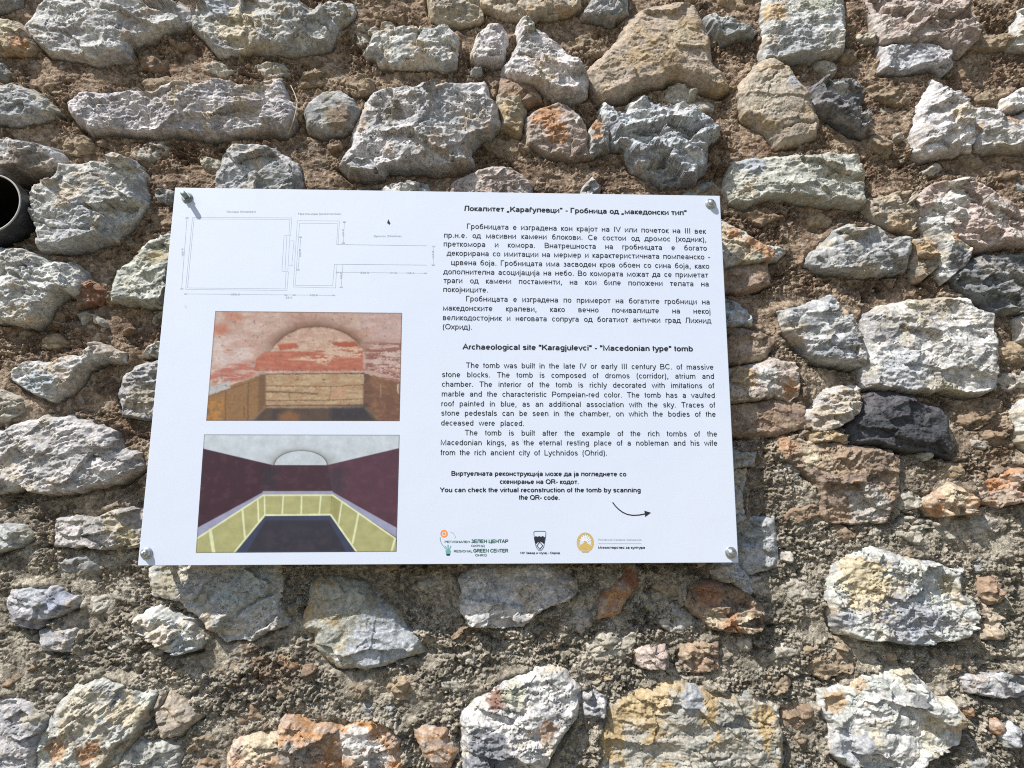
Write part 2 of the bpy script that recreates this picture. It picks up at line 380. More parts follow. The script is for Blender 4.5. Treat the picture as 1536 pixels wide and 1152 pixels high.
    ("1080,492 1140,497 1162,512 1150,535 1100,546 1080,546", 7, 'R', dict(smooth=.6)),
    ("752,118 800,130 812,150 790,156 752,150", 8, 'R', dict(smooth=.7)),
    ("748,142 775,138 787,166 781,200 754,190", 9, 'T', {}),
    ("60,946 112,944 107,976 65,974", 7, 'G', dict(smooth=.7)),
    ("1476,908 1502,928 1498,956 1472,958", 9, 'T', {}),
    ("1472,868 1496,866 1502,900 1482,905 1472,892", 9, 'R', {}),
    ("1214,650 1245,645 1274,650 1272,663 1218,662", 10, 'T', dict(rough=1.6)),
    ("1108,782 1160,775 1166,850 1120,860 1100,840", 6, 'G', dict(smooth=.5)),
    ("640,-14 725,-14 722,26 692,36 650,26", 9, 'T', {}),
    ("1301,300 1368,286 1376,322 1368,346 1340,340 1306,330", 9, 'T', dict(rough=1.5)),
    ("1368,362 1398,356 1408,400 1374,420", 9, 'T', dict(rough=1.4)),
    ("1020,970 1075,963 1082,1000 1030,1008", 9, 'R', dict(rough=1.3)),
    ("952,975 1000,969 1006,994 976,1004 955,996", 10, 'P', dict(rough=1.3)),
    ("872,1036 908,1040 908,1068 874,1078", 10, 'G', dict(rough=1.7)),
]
Y0 = 0.066                                   # depth of the mortar's mean surface behind the board's face
BASE = 0.003

# ------------------------------------------------------------------ stone material
def stone_mat(seed, pal, center, spots, fine=1.0):
    r = random.Random(seed)
    c1, c2, c3 = PAL[pal]
    j = r.uniform(.93, 1.07)
    c1, c2, c3 = [tuple(min(.8, a * j * r.uniform(.97, 1.03)) for a in c) for c in (c1, c2, c3)]
    g = NT('stone_surface')
    obj = g.n('TexCoord').outputs['Object']
    p = g.vmath('ADD', obj, tuple(r.uniform(-5, 5) for _ in range(3))).outputs[0]
    rot = g.n('Mapping'); g.set(rot, 'Vector', p); g.set(rot, 'Rotation', (0, r.uniform(-.5, .5), 0)); g.set(rot, 'Scale', (1, 1, r.uniform(1.5, 3)))
    a = g.rng(g.noise(rot.outputs[0], .045, 7, .62, .8), .40, .60)
    col = g.mix(a, c1, c2)
    b = g.rng(g.noise(p, .06, 5, .6, .5), .51, .62)
    col = g.mix(g.math('MULTIPLY', b, .85), col, c3)
    if pal not in 'DKB':
        oc = g.rng(g.noise(rot.outputs[0], .03, 6, .68, 1.0), .56, .68)
        col = g.mix(g.math('MULTIPLY', oc, r.uniform(.15, .55)), col, (.43, .30, .17))
    warp = g.noise(p, .018, 5, .65)
    for (sx, sy, sr, scol) in spots:
        c = unproject((sx, sy), Y0 - .012)[0] - center
        rr = sr * .00108
        v = g.vmath('SUBTRACT', obj, (c[0], 0, c[1])).outputs[0]
        v = g.vmath('MULTIPLY', v, (1 / rr, 0, 1 / rr)).outputs[0]
        d = g.vmath('LENGTH', v).outputs['Value']
        d = g.math('ADD', d, g.math('MULTIPLY', g.math('SUBTRACT', warp, .5), 2.4))
        col = g.mix(g.rng(d, .66, 1.04, .82, 0.0), col, scol)
    sp = g.rng(g.noise(p, .007, 5, .7), .32, .68, .64, 1.22)
    col = g.mix(1.0, col, sp, 'MULTIPLY')
    sm = g.rng(g.noise(p, .0022, 2, .6), .3, .7, .84, 1.13)
    col = g.mix(1.0, col, sm, 'MULTIPLY')
    # thin dirt-filled hairline veins
    vn = g.math('ABSOLUTE', g.math('SUBTRACT', g.noise(rot.outputs[0], .03, 4, .6, .4), .5))
    col = g.mix(g.rng(vn, .0, .012, .45, 0.0), col, tuple(x * .45 for x in c2))
    bp = g.math('ADD', g.noise(p, .0035, 5, .65), g.math('MULTIPLY', g.noise(p, .0012, 2), .35))
    return g.finish(col, r.uniform(.72, .86), .35, bump=bp, bstr=.42 * fine, bdist=.0016)


def stone_field(X, Z, poly, proud, opt, seed):
    """height of a stone's face over the wall plane (metres) and the inside distance"""
    r = np.random.RandomState(seed)
    rough = opt.get('rough', 1.0); smooth = opt.get('smooth', 0.0)
    k = (1 - .65 * smooth) * rough
    wx = X + .0034 * (1 - .4 * smooth) * fbm(X / .028, Z / .028, 3, seed) + .0012 * gnoise(X / .006, Z / .006, seed + 9)
    wz = Z + .0034 * (1 - .4 * smooth) * fbm(X / .028 + 31, Z / .028 - 7, 3, seed + 3) + .0012 * gnoise(X / .006 + 9, Z / .006, seed + 11)
    d = sdist(wx, wz, poly) + .0026
    size = math.sqrt(abs(np.sum(poly[:, 0] * np.roll(poly[:, 1], 1) - poly[:, 1] * np.roll(poly[:, 0], 1))) / 2)
    bev = min(opt.get('bev', .005 + .07 * size), .26 * size) * (1 + .9 * smooth)
    bev = bev * (1 + .55 * gnoise(X / .03, Z / .03, seed + 20))
    lowr = np.clip((sdist(wx, wz + .006, poly) + .0026 - d) / .006, 0, 1)       # near a lower edge the face breaks off square
    bev = bev * (1 - .78 * lowr * (1 - .6 * smooth))
    pr = proud * .001
    e = np.clip(d / np.maximum(bev, .002), 0, 1)
    h = pr * np.where(e < 1, (1 - (1 - e) ** (1.7 + .6 * smooth)), 1.0)
    cx, cz = poly[:, 0].mean(), poly[:, 1].mean()
    # broken facets: lowest of several tilted planes
    nf = 7
    top = np.full(X.shape, 1e9)
    for i in range(nf):
        a = r.rand() * 6.283; m = r.uniform(.07, .25) * opt.get('facet', 1.0) * (1 - .5 * smooth)
        off = r.uniform(.10, .36) * size
        top = np.minimum(top, -(np.cos(a) * (X - cx) + np.sin(a) * (Z - cz) - off) * m)
    top = np.minimum(top, .004)
    h = h + np.maximum(top, -.55 * pr) * e
    # fracture planes: flat tilted patches meeting at sharp steps
    style = r.rand()
    blocky = opt.get('blocky', 1.6 if style > .35 else 1.0); grain = .35 if style > .35 else .85
    ax = X + .0034 * fbm(X / .022, Z / .022, 3, seed + 30); az = Z + .0034 * fbm(X / .022 + 5, Z / .022, 3, seed + 33)
    an = math.radians(opt.get('ang', r.uniform(-18, 18)))
    ca_, sa_ = math.cos(an), math.sin(an)
    sc_ = opt.get('cell', min(max(.020, .30 * size), .052))
    u_ = (ax * ca_ + az * sa_) / (sc_ * 1.35); v_ = (-ax * sa_ + az * ca_) / (sc_ * .72)
    f1, gp, hid = worley(u_ + 3, v_ + 8, seed + 40)
    t = table(seed + 40)
    lu = (u_ - np.floor(u_)) * sc_; lv = (v_ - np.floor(v_)) * sc_
    cell = (t[3][hid] - .5) * .0080 + (t[4][hid] - .5) * .34 * (X - cx) * .5 + (t[5][hid] - .5) * .40 * (Z - cz) * .5
    cell = cell + (t[4][hid] - .5) * .5 * f1 * sc_
    h = h + np.clip(cell, -.009, .007) * k * blocky * e
    msk = .25 + .75 * sstep(-.25, .35, gnoise(X / .045, Z / .04, seed + 43))
    u_ = (ax * ca_ + az * sa_) / .017; v_ = (-ax * sa_ + az * ca_) / .0095
    f1, gp, hid = worley(u_, v_ + 3, seed + 41)
    t = table(seed + 41)
    h = h + ((t[3][hid] - .5) * .0042 + (t[4][hid] - .5) * .012 * f1 * .5) * k * msk * e
    # bedding
    sx = (X * ca_ + Z * sa_) / .05; sz = (-X * sa_ + Z * ca_) / .012
    stra = opt.get('strata', .6)
    rg = ridged(sx + .4 * gnoise(X / .03, Z / .03, seed + 51), sz, 4, seed + 50, .55)
    h = h + .0017 * stra * k * rg * msk * e
    h = h + (.0026 * ridged(X / .034, Z / .026, 3, seed + 60) + .0013 * grain * msk * k * fbm(X / .009, Z / .007, 3, seed + 65, .65)) * k * np.minimum(1, e * 1.5)
    h = h + .00055 * grain * (.4 + .6 * msk) * opt.get('fine', 1.0) * fbm(X / .0034, Z / .0031, 2, seed + 70, .7)
    # fine open fissures
    fs = np.abs(fbm(ax / .045, az / .022, 4, seed + 80, .6))
    h = h - .0042 * k * (1 - sstep(0, .035, fs)) * sstep(.2, .5, gnoise(X / .05, Z / .05, seed + 84) + .45) * e
    for c in opt.get('cracks', ()):
        pts = unproject([tuple(map(float, q.split(','))) for q in c.split()], Y0 - .6 * pr)
        ld = linedist(X + .004 * fbm(X / .015, Z / .015, 3, seed + 90), Z + .004 * fbm(X / .015 + 7, Z / .015, 3, seed + 93), pts)
        h = h - .0055 * (1 - sstep(.0006, .0030, ld))
    for c in opt.get('ledge', ()):
        q = np.array(c, float).reshape(-1, 2)
        pts = unproject(q, Y0 - .6 * pr)
        lz = np.interp(X, pts[:, 0], pts[:, 1]) + .006 * fbm(X / .02, Z / .03, 4, seed + 95)
        h = h + np.where(Z < lz, 1, 0) * .005 * e * np.exp(-np.maximum(lz - Z, 0) / .03) - sstep(0, .02, Z - lz) * (1 - sstep(.02, .06, Z - lz)) * .004 * e
    out = d < 0
    h = np.where(out, d * (4.0 + 4.0 * lowr) + .0015 * gnoise(X / .007, Z / .007, seed + 97), h)
    return h + BASE, d


def grid_quads(mask):
    """quads over the kept cells of a grid, with compact vertex numbers"""
    cells = mask[:-1, :-1] & mask[1:, :-1] & mask[:-1, 1:] & mask[1:, 1:]
    ny, nx = mask.shape
    idx = np.arange(ny * nx).reshape(ny, nx)
    q = np.stack([idx[:-1, :-1][cells], idx[:-1, 1:][cells], idx[1:, 1:][cells], idx[1:, :-1][cells]], 1)
    used = np.unique(q)
    remap = np.full(ny * nx, -1); remap[used] = np.arange(len(used))
    return remap[q], used


def close_back(v, q, depth):
    """walls round the open outline down to a flat back"""
    e = np.concatenate([q[:, [0, 1]], q[:, [1, 2]], q[:, [2, 3]], q[:, [3, 0]]])
    n = len(v)
    key = np.minimum(e[:, 0], e[:, 1]).astype(np.int64) * n + np.maximum(e[:, 0], e[:, 1])
    _, inv, cnt = np.unique(key, return_inverse=True, return_counts=True)
    b = e[cnt[inv] == 1]
    ring = np.unique(b)
    bk = v[ring].copy(); bk[:, 1] = depth
    remap = np.full(n, -1); remap[ring] = n + np.arange(len(ring))
    c = bk.mean(0)
    v2 = np.concatenate([v, bk, [c]])
    side = np.stack([b[:, 1], b[:, 0], remap[b[:, 0]], remap[b[:, 1]]], 1)
    fan = np.stack([remap[b[:, 1]], remap[b[:, 0]], np.full(len(b), len(v2) - 1)], 1)
    return v2, np.concatenate([q, side]), fan


wall = thing('stone_wall', 'rubble wall of rough grey and tan stones set in crumbly brown mortar', 'wall', (0, Y0, 0))


def to_local(X, h, Z, c):
    return np.stack([X - c[0], -h, Z - c[1]], 1)


polys = []
GS = .00118
for i, (ps, proud, pal, opt) in enumerate(ST):
    px = np.array([tuple(map(float, q.split(','))) for q in ps.split()])
    poly = unproject(px, Y0 - .0006 * proud)
    lo, hi = poly.min(0) - .010, poly.max(0) + .010
    xs = np.arange(lo[0], hi[0], GS); zs = np.arange(lo[1], hi[1], GS)
    X, Z = np.meshgrid(xs, zs)
    seed = 100 + 137 * i
    h, d = stone_field(X, Z, poly, proud, opt, seed)
    quads, used = grid_quads(d > -.0055)
    c = poly.mean(0)
    v = to_local(X.ravel()[used], h.ravel()[used], Z.ravel()[used], c)
    v, quads, fan = close_back(v, quads, .07)
    me = mesh_np('stone', v, quads, fan)
    o = link('stone', me, stone_mat(seed, pal, c, opt.get('spots', ()), opt.get('fine', 1.0)), wall, (c[0], 0, c[1]))
    if 'lab' in opt:
        o['label'] = opt['lab']
    polys.append((poly, opt, seed))

# ------------------------------------------------------------------ stones round the picture's edge (outside the frame)
lo = np.array([-.86, .86]); hi = np.array([.99, 2.36])
corn = unproject([(0, 0), (1536, 0), (1536, 1152), (0, 1152)], Y0)
allp = [p_ for p_, _, _ in polys]
rr = random.Random(5)
vs, qs, ts, off = [], [], [], 0
z = .55; margin_polys = []
while z < 2.65:
    hh = rr.uniform(.09, .15); x = -1.45 + rr.uniform(0, .1)
    while x < 1.6:
        w = rr.uniform(.12, .29)
        cx, cz = x + w / 2, z + hh / 2
        n = rr.randint(8, 12)
        pl = np.array([(cx + (w / 2 - .012) * math.copysign(abs(math.cos(a)) ** .45, math.cos(a)) * rr.uniform(.85, 1.05),
                        cz + (hh / 2 - .010) * math.copysign(abs(math.sin(a)) ** .45, math.sin(a)) * rr.uniform(.8, 1.05))
                       for a in [2 * math.pi * k_ / n for k_ in range(n)]])
        frame_in = sdist(pl[:, 0], pl[:, 1], corn).max() > -.012
        hit = any((np.abs(pl.mean(0) - q.mean(0)) < .4).all() and
                  (sdist(pl[:, 0], pl[:, 1], q).max() > -.008 or sdist(q[:, 0], q[:, 1], pl).max() > -.008) for q in allp)
        near_pipe = np.hypot(*(pl - unproject((-18.6, 305), .030)[0]).T).min() < .075
        if not frame_in and not hit and not near_pipe:
            margin_polys.append(pl)
        x += w + .008
    z += hh + .006
for k_, pl in enumerate(margin_polys):
    lo_, hi_ = pl.min(0) - .01, pl.max(0) + .01
    X, Z = np.meshgrid(np.arange(lo_[0], hi_[0], .004), np.arange(lo_[1], hi_[1], .004))
    h, d = stone_field(X, Z, pl, rr.uniform(12, 22), {}, 20000 + k_ * 131)
    q, used = grid_quads(d > -.007)
    v, q, f = close_back(to_local(X.ravel()[used], h.ravel()[used], Z.ravel()[used], (0, 0)), q, .07)
    vs.append(v); qs.append(q + off); ts.append(f + off); off += len(v)
    polys.append((pl, {}, 20000 + k_ * 131))
if vs:
    o = link('outlying_stones', mesh_np('outlying_stones', np.concatenate(vs), np.concatenate(qs), np.concatenate(ts)),
             stone_mat(77, 'W', (0, 0), ()), wall)
    o['kind'] = 'stuff'

# ------------------------------------------------------------------ small filler stones pressed into the joints
gx = np.arange(-.95, 1.08, .004); gz = np.arange(.80, 2.45, .004)
GX, GZ = np.meshgrid(gx, gz)
SD = np.full(GX.shape, -.05)
for (pl, _, _) in polys:
    lo_, hi_ = pl.min(0) - .05, pl.max(0) + .05
    a0, a1 = np.searchsorted(gx, (lo_[0], hi_[0])); b0, b1 = np.searchsorted(gz, (lo_[1], hi_[1]))
    if a1 > a0 and b1 > b0:
        SD[b0:b1, a0:a1] = np.maximum(SD[b0:b1, a0:a1], sdist(GX[b0:b1, a0:a1], GZ[b0:b1, a0:a1], pl))
rf = random.Random(11)
pipe_c = unproject((-18.6, 305), .030)[0]
vs, qs, ts, tone, off, fillers = [], [], [], [], 0, []
for k_ in range(5200):
    x = rf.uniform(-.93, 1.06); z = rf.uniform(.82, 2.43)
    big = k_ < 1500
    r0 = rf.uniform(.020, .046) if big else rf.uniform(.006, .019) * (1.0 if rf.random() < .8 else 1.5)
    if np.hypot(x - pipe_c[0], z - pipe_c[1]) < .10:
        continue
    i_, j_ = int((z - gz[0]) / .004), int((x - gx[0]) / .004)
    room = -SD[i_, j_]
    if room < r0 * (.72 if big else .92):
        continue
    n = rf.randint(6, 9); a_ = rf.uniform(-.5, .5); el = rf.uniform(.42, .75) if big else rf.uniform(.55, .9)
    pl = []
    for m in range(n):
        t_ = 2 * math.pi * (m + rf.uniform(-.25, .25)) / n
        ex, ez = r0 * 1.12 * math.cos(t_) * rf.uniform(.8, 1.1), r0 * el * math.sin(t_) * rf.uniform(.8, 1.1)
        pl.append((x + ex * math.cos(a_) - ez * math.sin(a_), z + ex * math.sin(a_) + ez * math.cos(a_)))
    pl = np.array(pl)
    lo_, hi_ = pl.min(0) - .008, pl.max(0) + .008
    a0, a1 = np.searchsorted(gx, (lo_[0] - .04, hi_[0] + .04)); b0, b1 = np.searchsorted(gz, (lo_[1] - .04, hi_[1] + .04))
    SD[b0:b1, a0:a1] = np.maximum(SD[b0:b1, a0:a1], sdist(GX[b0:b1, a0:a1], GZ[b0:b1, a0:a1], pl) + .002)
    X, Z = np.meshgrid(np.arange(lo_[0], hi_[0], .0013), np.arange(lo_[1], hi_[1], .0013))
    sd_ = 30000 + 131 * len(fillers)
    h, d = stone_field(X, Z, pl, rf.uniform(3, 8), dict(rough=1.1, smooth=rf.choice((0, 0, .5))), sd_)
    h = h - .0045 - (.002 if big else 0) - .0035 * (z > 1.5) + .004 * gnoise(X / .03, Z / .03, 19)
    q, used = grid_quads(d > -.004)
    v, q, f = close_back(to_local(X.ravel()[used], h.ravel()[used], Z.ravel()[used], (0, 0)), q, .05)
    vs.append(v); qs.append(q + off); ts.append(f + off); off += len(v)
    tone.append(np.full(len(v), rf.uniform(.0, .95) if big else rf.random()))
    fillers.append(pl)
    if len(fillers) >= 330:
        break
g = NT('filler_stone_surface')
p = g.n('TexCoord').outputs['Object']
at = g.n('Attribute', attribute_name='tone')
cr = g.n('ValToRGB'); cr.color_ramp.interpolation = 'CONSTANT'
els = [(0, (.30, .235, .165)), (.22, (.40, .37, .31)), (.42, (.36, .28, .19)), (.58, (.42, .39, .34)), (.66, (.27, .20, .14)), (.88, (.31, .31, .30)), (.955, (.36, .24, .15)), (.975, (.55, .53, .49))]
for k_, (ps_, c_) in enumerate(els):
    e_ = cr.color_ramp.elements[k_] if k_ < 2 else cr.color_ramp.elements.new(ps_)
    e_.position = ps_; e_.color = (*c_, 1)
g.set(cr, 0, at.outputs['Fac'])
col = g.mix(1.0, cr.outputs[0], g.rng(g.noise(p, .008, 6, .7), .32, .68, .62, 1.28), 'MULTIPLY')
bp = g.math('ADD', g.noise(p, .0035, 5, .65), g.math('MULTIPLY', g.noise(p, .0012, 2), .35))
fm = g.finish(col, .85, .25, bump=bp, bstr=.6, bdist=.0016)
me = mesh_np('filler_stones', np.concatenate(vs), np.concatenate(qs), np.concatenate(ts))
ta = me.attributes.new('tone', 'FLOAT', 'POINT')
ta.data.foreach_set('value', np.concatenate(tone).astype(np.float32))
o = link('filler_stones', me, fm, wall); o['kind'] = 'stuff'

# ------------------------------------------------------------------ mortar
def axis(a, b, lo_, hi_, fine, coarse):
    m = np.arange(a, b, fine)
    left = np.arange(a - coarse, lo_ - coarse, -coarse)[::-1]; right = np.arange(b + coarse, hi_ + coarse, coarse)
    return np.concatenate([left, m, right])


x0, x1 = corn[:, 0].min() - .02, corn[:, 0].max() + .02
z0, z1 = corn[:, 1].min() - .02, corn[:, 1].max() + .02
xs = axis(x0, x1, -1.7, 1.8, .00118, .008); zs = axis(z0, z1, 0.0, 2.8, .00118, .008)
X, Z = np.meshgrid(xs, zs)
low = sstep(.15, -.35, (Z - BZ) + .12 * fbm(X / .3, Z / .3, 2, 3))             # granular grey mortar lower down
roughm = np.clip(.56 + 1.3 * fbm(X / .10, Z / .075, 3, 11) + .22 * low, .10, 1.15)
H = -.0055 * (1 - low) - .001 + .0025 * low + .0060 * fbm(X / .16, Z / .12, 2, 21) + .0042 * fbm(X / .045, Z / .032, 3, 25)
wx = X + .004 * fbm(X / .018, Z / .018, 3, 31); wz = Z + .004 * fbm(X / .018 + 3, Z / .018, 3, 35)
f1, gp, hid = worley(wx / .0135, wz / .0105, 41)
H += roughm * (.0068 * (.55 - f1) + .0046 * (table(41)[3][hid] - .5))
f1, gp, hid = worley(wx / .0062 + 7, wz / .0054, 43)
H += roughm * (.0066 * (.55 - f1) + .0044 * (table(43)[3][hid] - .5))
H += roughm * .0026 * fbm(X / .0050, Z / .0042, 3, 47, .75)
H += .0007 * gnoise(X / .0030, Z / .0028, 51)
# trowel streaks and cracks
H += (1 - low) * (.0012) * ridged(X / .05, Z / .014, 3, 55) * np.clip(1.1 - roughm, 0, 1)
ck = np.abs(fbm(X / .13, Z / .10, 5, 61, .55))
H -= .008 * (1 - sstep(0, .010, ck)) * sstep(0.0, .35, gnoise(X / .12, Z / .12, 66))
pits = sstep(.34, .6, fbm(X / .035, Z / .022, 3, 71))
H -= .010 * pits * roughm
# beds for the stones, with open gaps along their lower edges
for (poly, opt, seed) in polys:
    lo_, hi_ = poly.min(0) - .03, poly.max(0) + .03
    ia, ib = np.searchsorted(xs, (lo_[0], hi_[0])); ja, jb = np.searchsorted(zs, (lo_[1], hi_[1]))
    if ib - ia < 2 or jb - ja < 2:
        continue
    sx, sz = X[ja:jb, ia:ib], Z[ja:jb, ia:ib]
    d = sdist(sx, sz, poly) + .0026; du = sdist(sx, sz + .006, poly) + .0026
    lower = np.clip((du - d) / .006, 0, 1)
    nz = np.clip(.65 + 1.1 * gnoise(sx / .035, sz / .035, seed + 5), .35 if opt.get('gap', 0) > 4.5 else 0, 1.4)
    gap = opt.get('gap', 3.2) * .001
    near = np.clip(1 - np.maximum(-d, 0) / (.005 + .45 * gap), 0, 1) ** .6
    H[ja:jb, ia:ib] -= (3.2 * gap * lower + .0030) * nz * near * (d < .012)
    H[ja:jb, ia:ib] -= .030 * sstep(.003, .014, d)
    lip = np.exp(-((d + .002) / .0075) ** 2) * (1 - lower)
    H[ja:jb, ia:ib] += (.013 + .004 * gnoise(sx / .012, sz / .012, seed + 7)) * lip * sstep(-.05, .45, gnoise(sx / .05, sz / .05, seed + 6))
# hole round the drain pipe
PIPE_Y = .030
pc = unproject((-18.6, 305), PIPE_Y)[0]
pr_ = np.linalg.norm(unproject((31, 305), PIPE_Y)[0] - pc)
rad = np.hypot(X - pc[0], Z - pc[1])
ragged = .004 * gnoise(X / .02, Z / .02, 81)
H -= .055 * (1 - sstep(pr_ + .001, pr_ + .010, rad + ragged))
shade_gap = np.exp(-((X - pc[0] - .03) / .06) ** 2) * (1 - sstep(.0, .030, np.abs(rad - pr_ - .012))) * (Z > pc[1])
H -= .030 * shade_gap
H = np.where(rad < pr_ - .004, -.25, H)
ny, nx = X.shape
idx = np.arange(ny * nx, dtype=np.int32).reshape(ny, nx)
quads = np.stack([idx[:-1, :-1].ravel(), idx[:-1, 1:].ravel(), idx[1:, 1:].ravel(), idx[1:, :-1].ravel()], 1)
v = np.stack([X.ravel(), -H.ravel(), Z.ravel()], 1)
v, quads, fan = close_back(v, quads, .42)

g = NT('lime_mortar')
p = g.n('TexCoord').outputs['Object']
sep = g.n('SeparateXYZ'); g.set(sep, 0, p)
zone = g.math('ADD', sep.outputs['Z'], g.math('MULTIPLY', g.math('SUBTRACT', g.noise(p, .35, 3), .5), 1.1))
lowm = g.rng(zone, 1.62, 1.18)
brown = g.mix(g.rng(g.noise(p, .05, 6, .6), .36, .64), (.215, .152, .108), (.405, .305, .218))
grey = g.mix(g.rng(g.noise(p, .05, 6, .6), .36, .64), (.265, .235, .185), (.50, .45, .365))
col = g.mix(lowm, brown, grey)
col = g.mix(g.rng(g.noise(p, .11, 4, .6, .6), .58, .70, 0, .6), col, (.25, .155, .10))
col = g.mix(g.rng(g.noise(g.vmath('ADD', p, (4, 2, 7)).outputs[0], .09, 5, .6, .6), .58, .68, 0, .65), col, (.43, .37, .275))
vor = g.n('TexVoronoi'); g.set(vor, 'Vector', p); g.set(vor, 'Scale', 1 / .0058)
sepc = g.n('SeparateColor'); g.set(sepc, 0, vor.outputs['Color'])
col = g.mix(1.0, col, g.rng(sepc.outputs[0], 0, 1, .66, 1.34), 'MULTIPLY')
peb = g.rng(sepc.outputs[1], .93, .96)
col = g.mix(g.math('MULTIPLY', peb, .75), col, (.52, .47, .38))
col = g.mix(1.0, col, g.rng(g.noise(p, .004, 4, .7), .3, .7, .70, 1.22), 'MULTIPLY')
bp = g.math('ADD', g.noise(p, .004, 5, .7), g.math('MULTIPLY', g.noise(p, .0014, 2), .5))
mortar_mat = g.finish(col, .92, .18, bump=bp, bstr=1.0, bdist=.0042)
link('mortar', mesh_np('mortar', v, quads, fan), mortar_mat, wall)

# ------------------------------------------------------------------ drain pipe
def lathe(prof, n=48, axis_y=True):
    """closed ring sweep of (radius, depth) points about the depth axis"""
    a = np.arange(n) * 2 * np.pi / n
    v = np.concatenate([np.stack([r_ * np.cos(a), np.full(n, y_), r_ * np.sin(a)], 1) for r_, y_ in prof])
    q = []
    for k_ in range(len(prof) - 1):
        for i in range(n):
            j = (i + 1) % n
            q.append((k_ * n + i, (k_ + 1) * n + i, (k_ + 1) * n + j, k_ * n + j))
    return v, np.array(q)


def lathe_obj(name, prof, mat, parent, loc, n=48, smooth=True):
    v, q = lathe(prof, n)
    return link(name, mesh_np(name, v, q, None, smooth), mat, parent, loc)


g = NT('worn_dark_plastic')
p = g.n('TexCoord').outputs['Object']
c = g.mix(g.rng(g.noise(p, .02, 6, .65), .45, .7), (.038, .039, .046), (.085, .085, .09))
plast = g.finish(c, .55, .4, bump=g.noise(p, .004, 4), bstr=.2)
black = plain('black_inside', (.008, .008, .008), .8)  # near-black colour for the whole inside of the pipe
rimm = plain('scuffed_cut_edge', (.42, .41, .38), .7)
pipe = thing('drain_pipe', 'dark drain pipe with a pale cut rim, sunk in the stone wall', 'pipe', (pc[0], PIPE_Y, pc[1]))
lathe_obj('barrel', [(pr_ - .0005, .0008), (pr_, .003), (pr_ + .0016, .06), (pr_ + .002, .20), (pr_ - .004, .20)], plast, pipe, (0, 0, 0), 72)
lathe_obj('rim', [(pr_ - .0032, .003), (pr_ - .0028, 0), (pr_ - .0008, -.0002), (pr_ - .0002, .0016)], rimm, pipe, (0, 0, 0), 72)
lathe_obj('bore', [(pr_ - .0034, .0022), (pr_ - .0042, .20), (.0004, .201)], black, pipe, (0, 0, 0), 72)

# ------------------------------------------------------------------ dry stem on the wall
def tube(pts, rad_, n=6):
    pts = np.array(pts, float); V, Q = [], []
    for i, p_ in enumerate(pts):
        t_ = pts[min(i + 1, len(pts) - 1)] - pts[max(i - 1, 0)]; t_ /= np.linalg.norm(t_)
        u = np.cross(t_, (0, 1, .01)); u /= np.linalg.norm(u); w_ = np.cross(t_, u)
        r_ = rad_[i] if hasattr(rad_, '__len__') else rad_
        for k_ in range(n):
            a = 2 * math.pi * k_ / n
            V.append(p_ + r_ * (math.cos(a) * u + math.sin(a) * w_))
        if i:
            for k_ in range(n):
                Q.append(((i - 1) * n + k_, (i - 1) * n + (k_ + 1) % n, i * n + (k_ + 1) % n, i * n + k_))
    f = [(0, k_ + 1, k_) for k_ in range(1, n - 1)]
    m_ = (len(pts) - 1) * n
    f += [(m_, m_ + k_, m_ + k_ + 1) for k_ in range(1, n - 1)]
    return np.array(V), np.array(Q), np.array(f)


straw = plain('dry_straw', (.52, .45, .33), .8)
sp_ = [(436, 128), (441, 138), (446, 152), (445, 162), (442, 176), (437, 190), (432, 203)]
pts = []
for k_, q in enumerate(sp_):
    yy = Y0 - .012 - .012 * math.sin(k_ / 6 * math.pi)
    xz = unproject(q, yy)[0]; pts.append((xz[0], yy, xz[1]))
b0 = np.array(pts[-1])
V, Q, F = tube(np.array(pts) - b0, [.0005, .0008, .001, .0011, .0011, .0010, .0008])
o = link('dry_stem', mesh_np('dry_stem', V, Q, F), straw, None, tuple(b0))
o['label'] = 'thin pale dry stem poking from the mortar above the board'; o['category'] = 'stem'

# ------------------------------------------------------------------ the information board
bc = unproject([(262.5, 281), (1080, 293.5), (1108, 844), (206.5, 848.5)], 0.0)     # its corners, TL TR BR BL
base_pt = np.array([bc[2:, 0].mean(), 0.0, bc[2:, 1].mean()])
board = thing('information_board', 'white printed board with two tomb pictures, a plan and text, bolted to the stone wall', 'sign', tuple(base_pt))


def bl(xz, y=0.0):
    """wall-plane points -> board-local vertices"""
    xz = np.atleast_2d(xz)
    return np.stack([xz[:, 0] - base_pt[0], np.full(len(xz), y), xz[:, 1] - base_pt[2]], 1)


g = NT('white_board_paint')
p = g.n('TexCoord').outputs['Object']
c = g.mix(g.rng(g.noise(p, .25, 4), .35, .65), (.61, .67, .785), (.63, .685, .79))
c = g.mix(g.rng(g.noise(p, .006, 3, .7), .70, .78, 0, .25), c, (.55, .55, .55))
white = g.finish(c, .44, .6, bump=g.noise(p, .09, 2), bstr=.05, bdist=.01)
edgem = plain('board_edge', (.55, .57, .60), .4, .5)
cen = bc.mean(0)
ins = bc + (cen - bc) / np.linalg.norm(cen - bc, axis=1)[:, None] * .0010
v = np.concatenate([bl(ins, 0.0), bl(bc, .0008), bl(bc, .0040)])
q = [(3, 2, 1, 0)] + [(i, (i + 1) % 4, 4 + (i + 1) % 4, 4 + i) for i in range(4)] + [(4 + i, 4 + (i + 1) % 4, 8 + (i + 1) % 4, 8 + i) for i in range(4)] + [(8, 9, 10, 11)]
me = mesh_np('panel', v, q, None, False)
link('panel', me, [white, edgem], board)
mi = np.zeros(len(me.polygons), np.int32); mi[5:] = 1
me.polygons.foreach_set('material_index', mi)

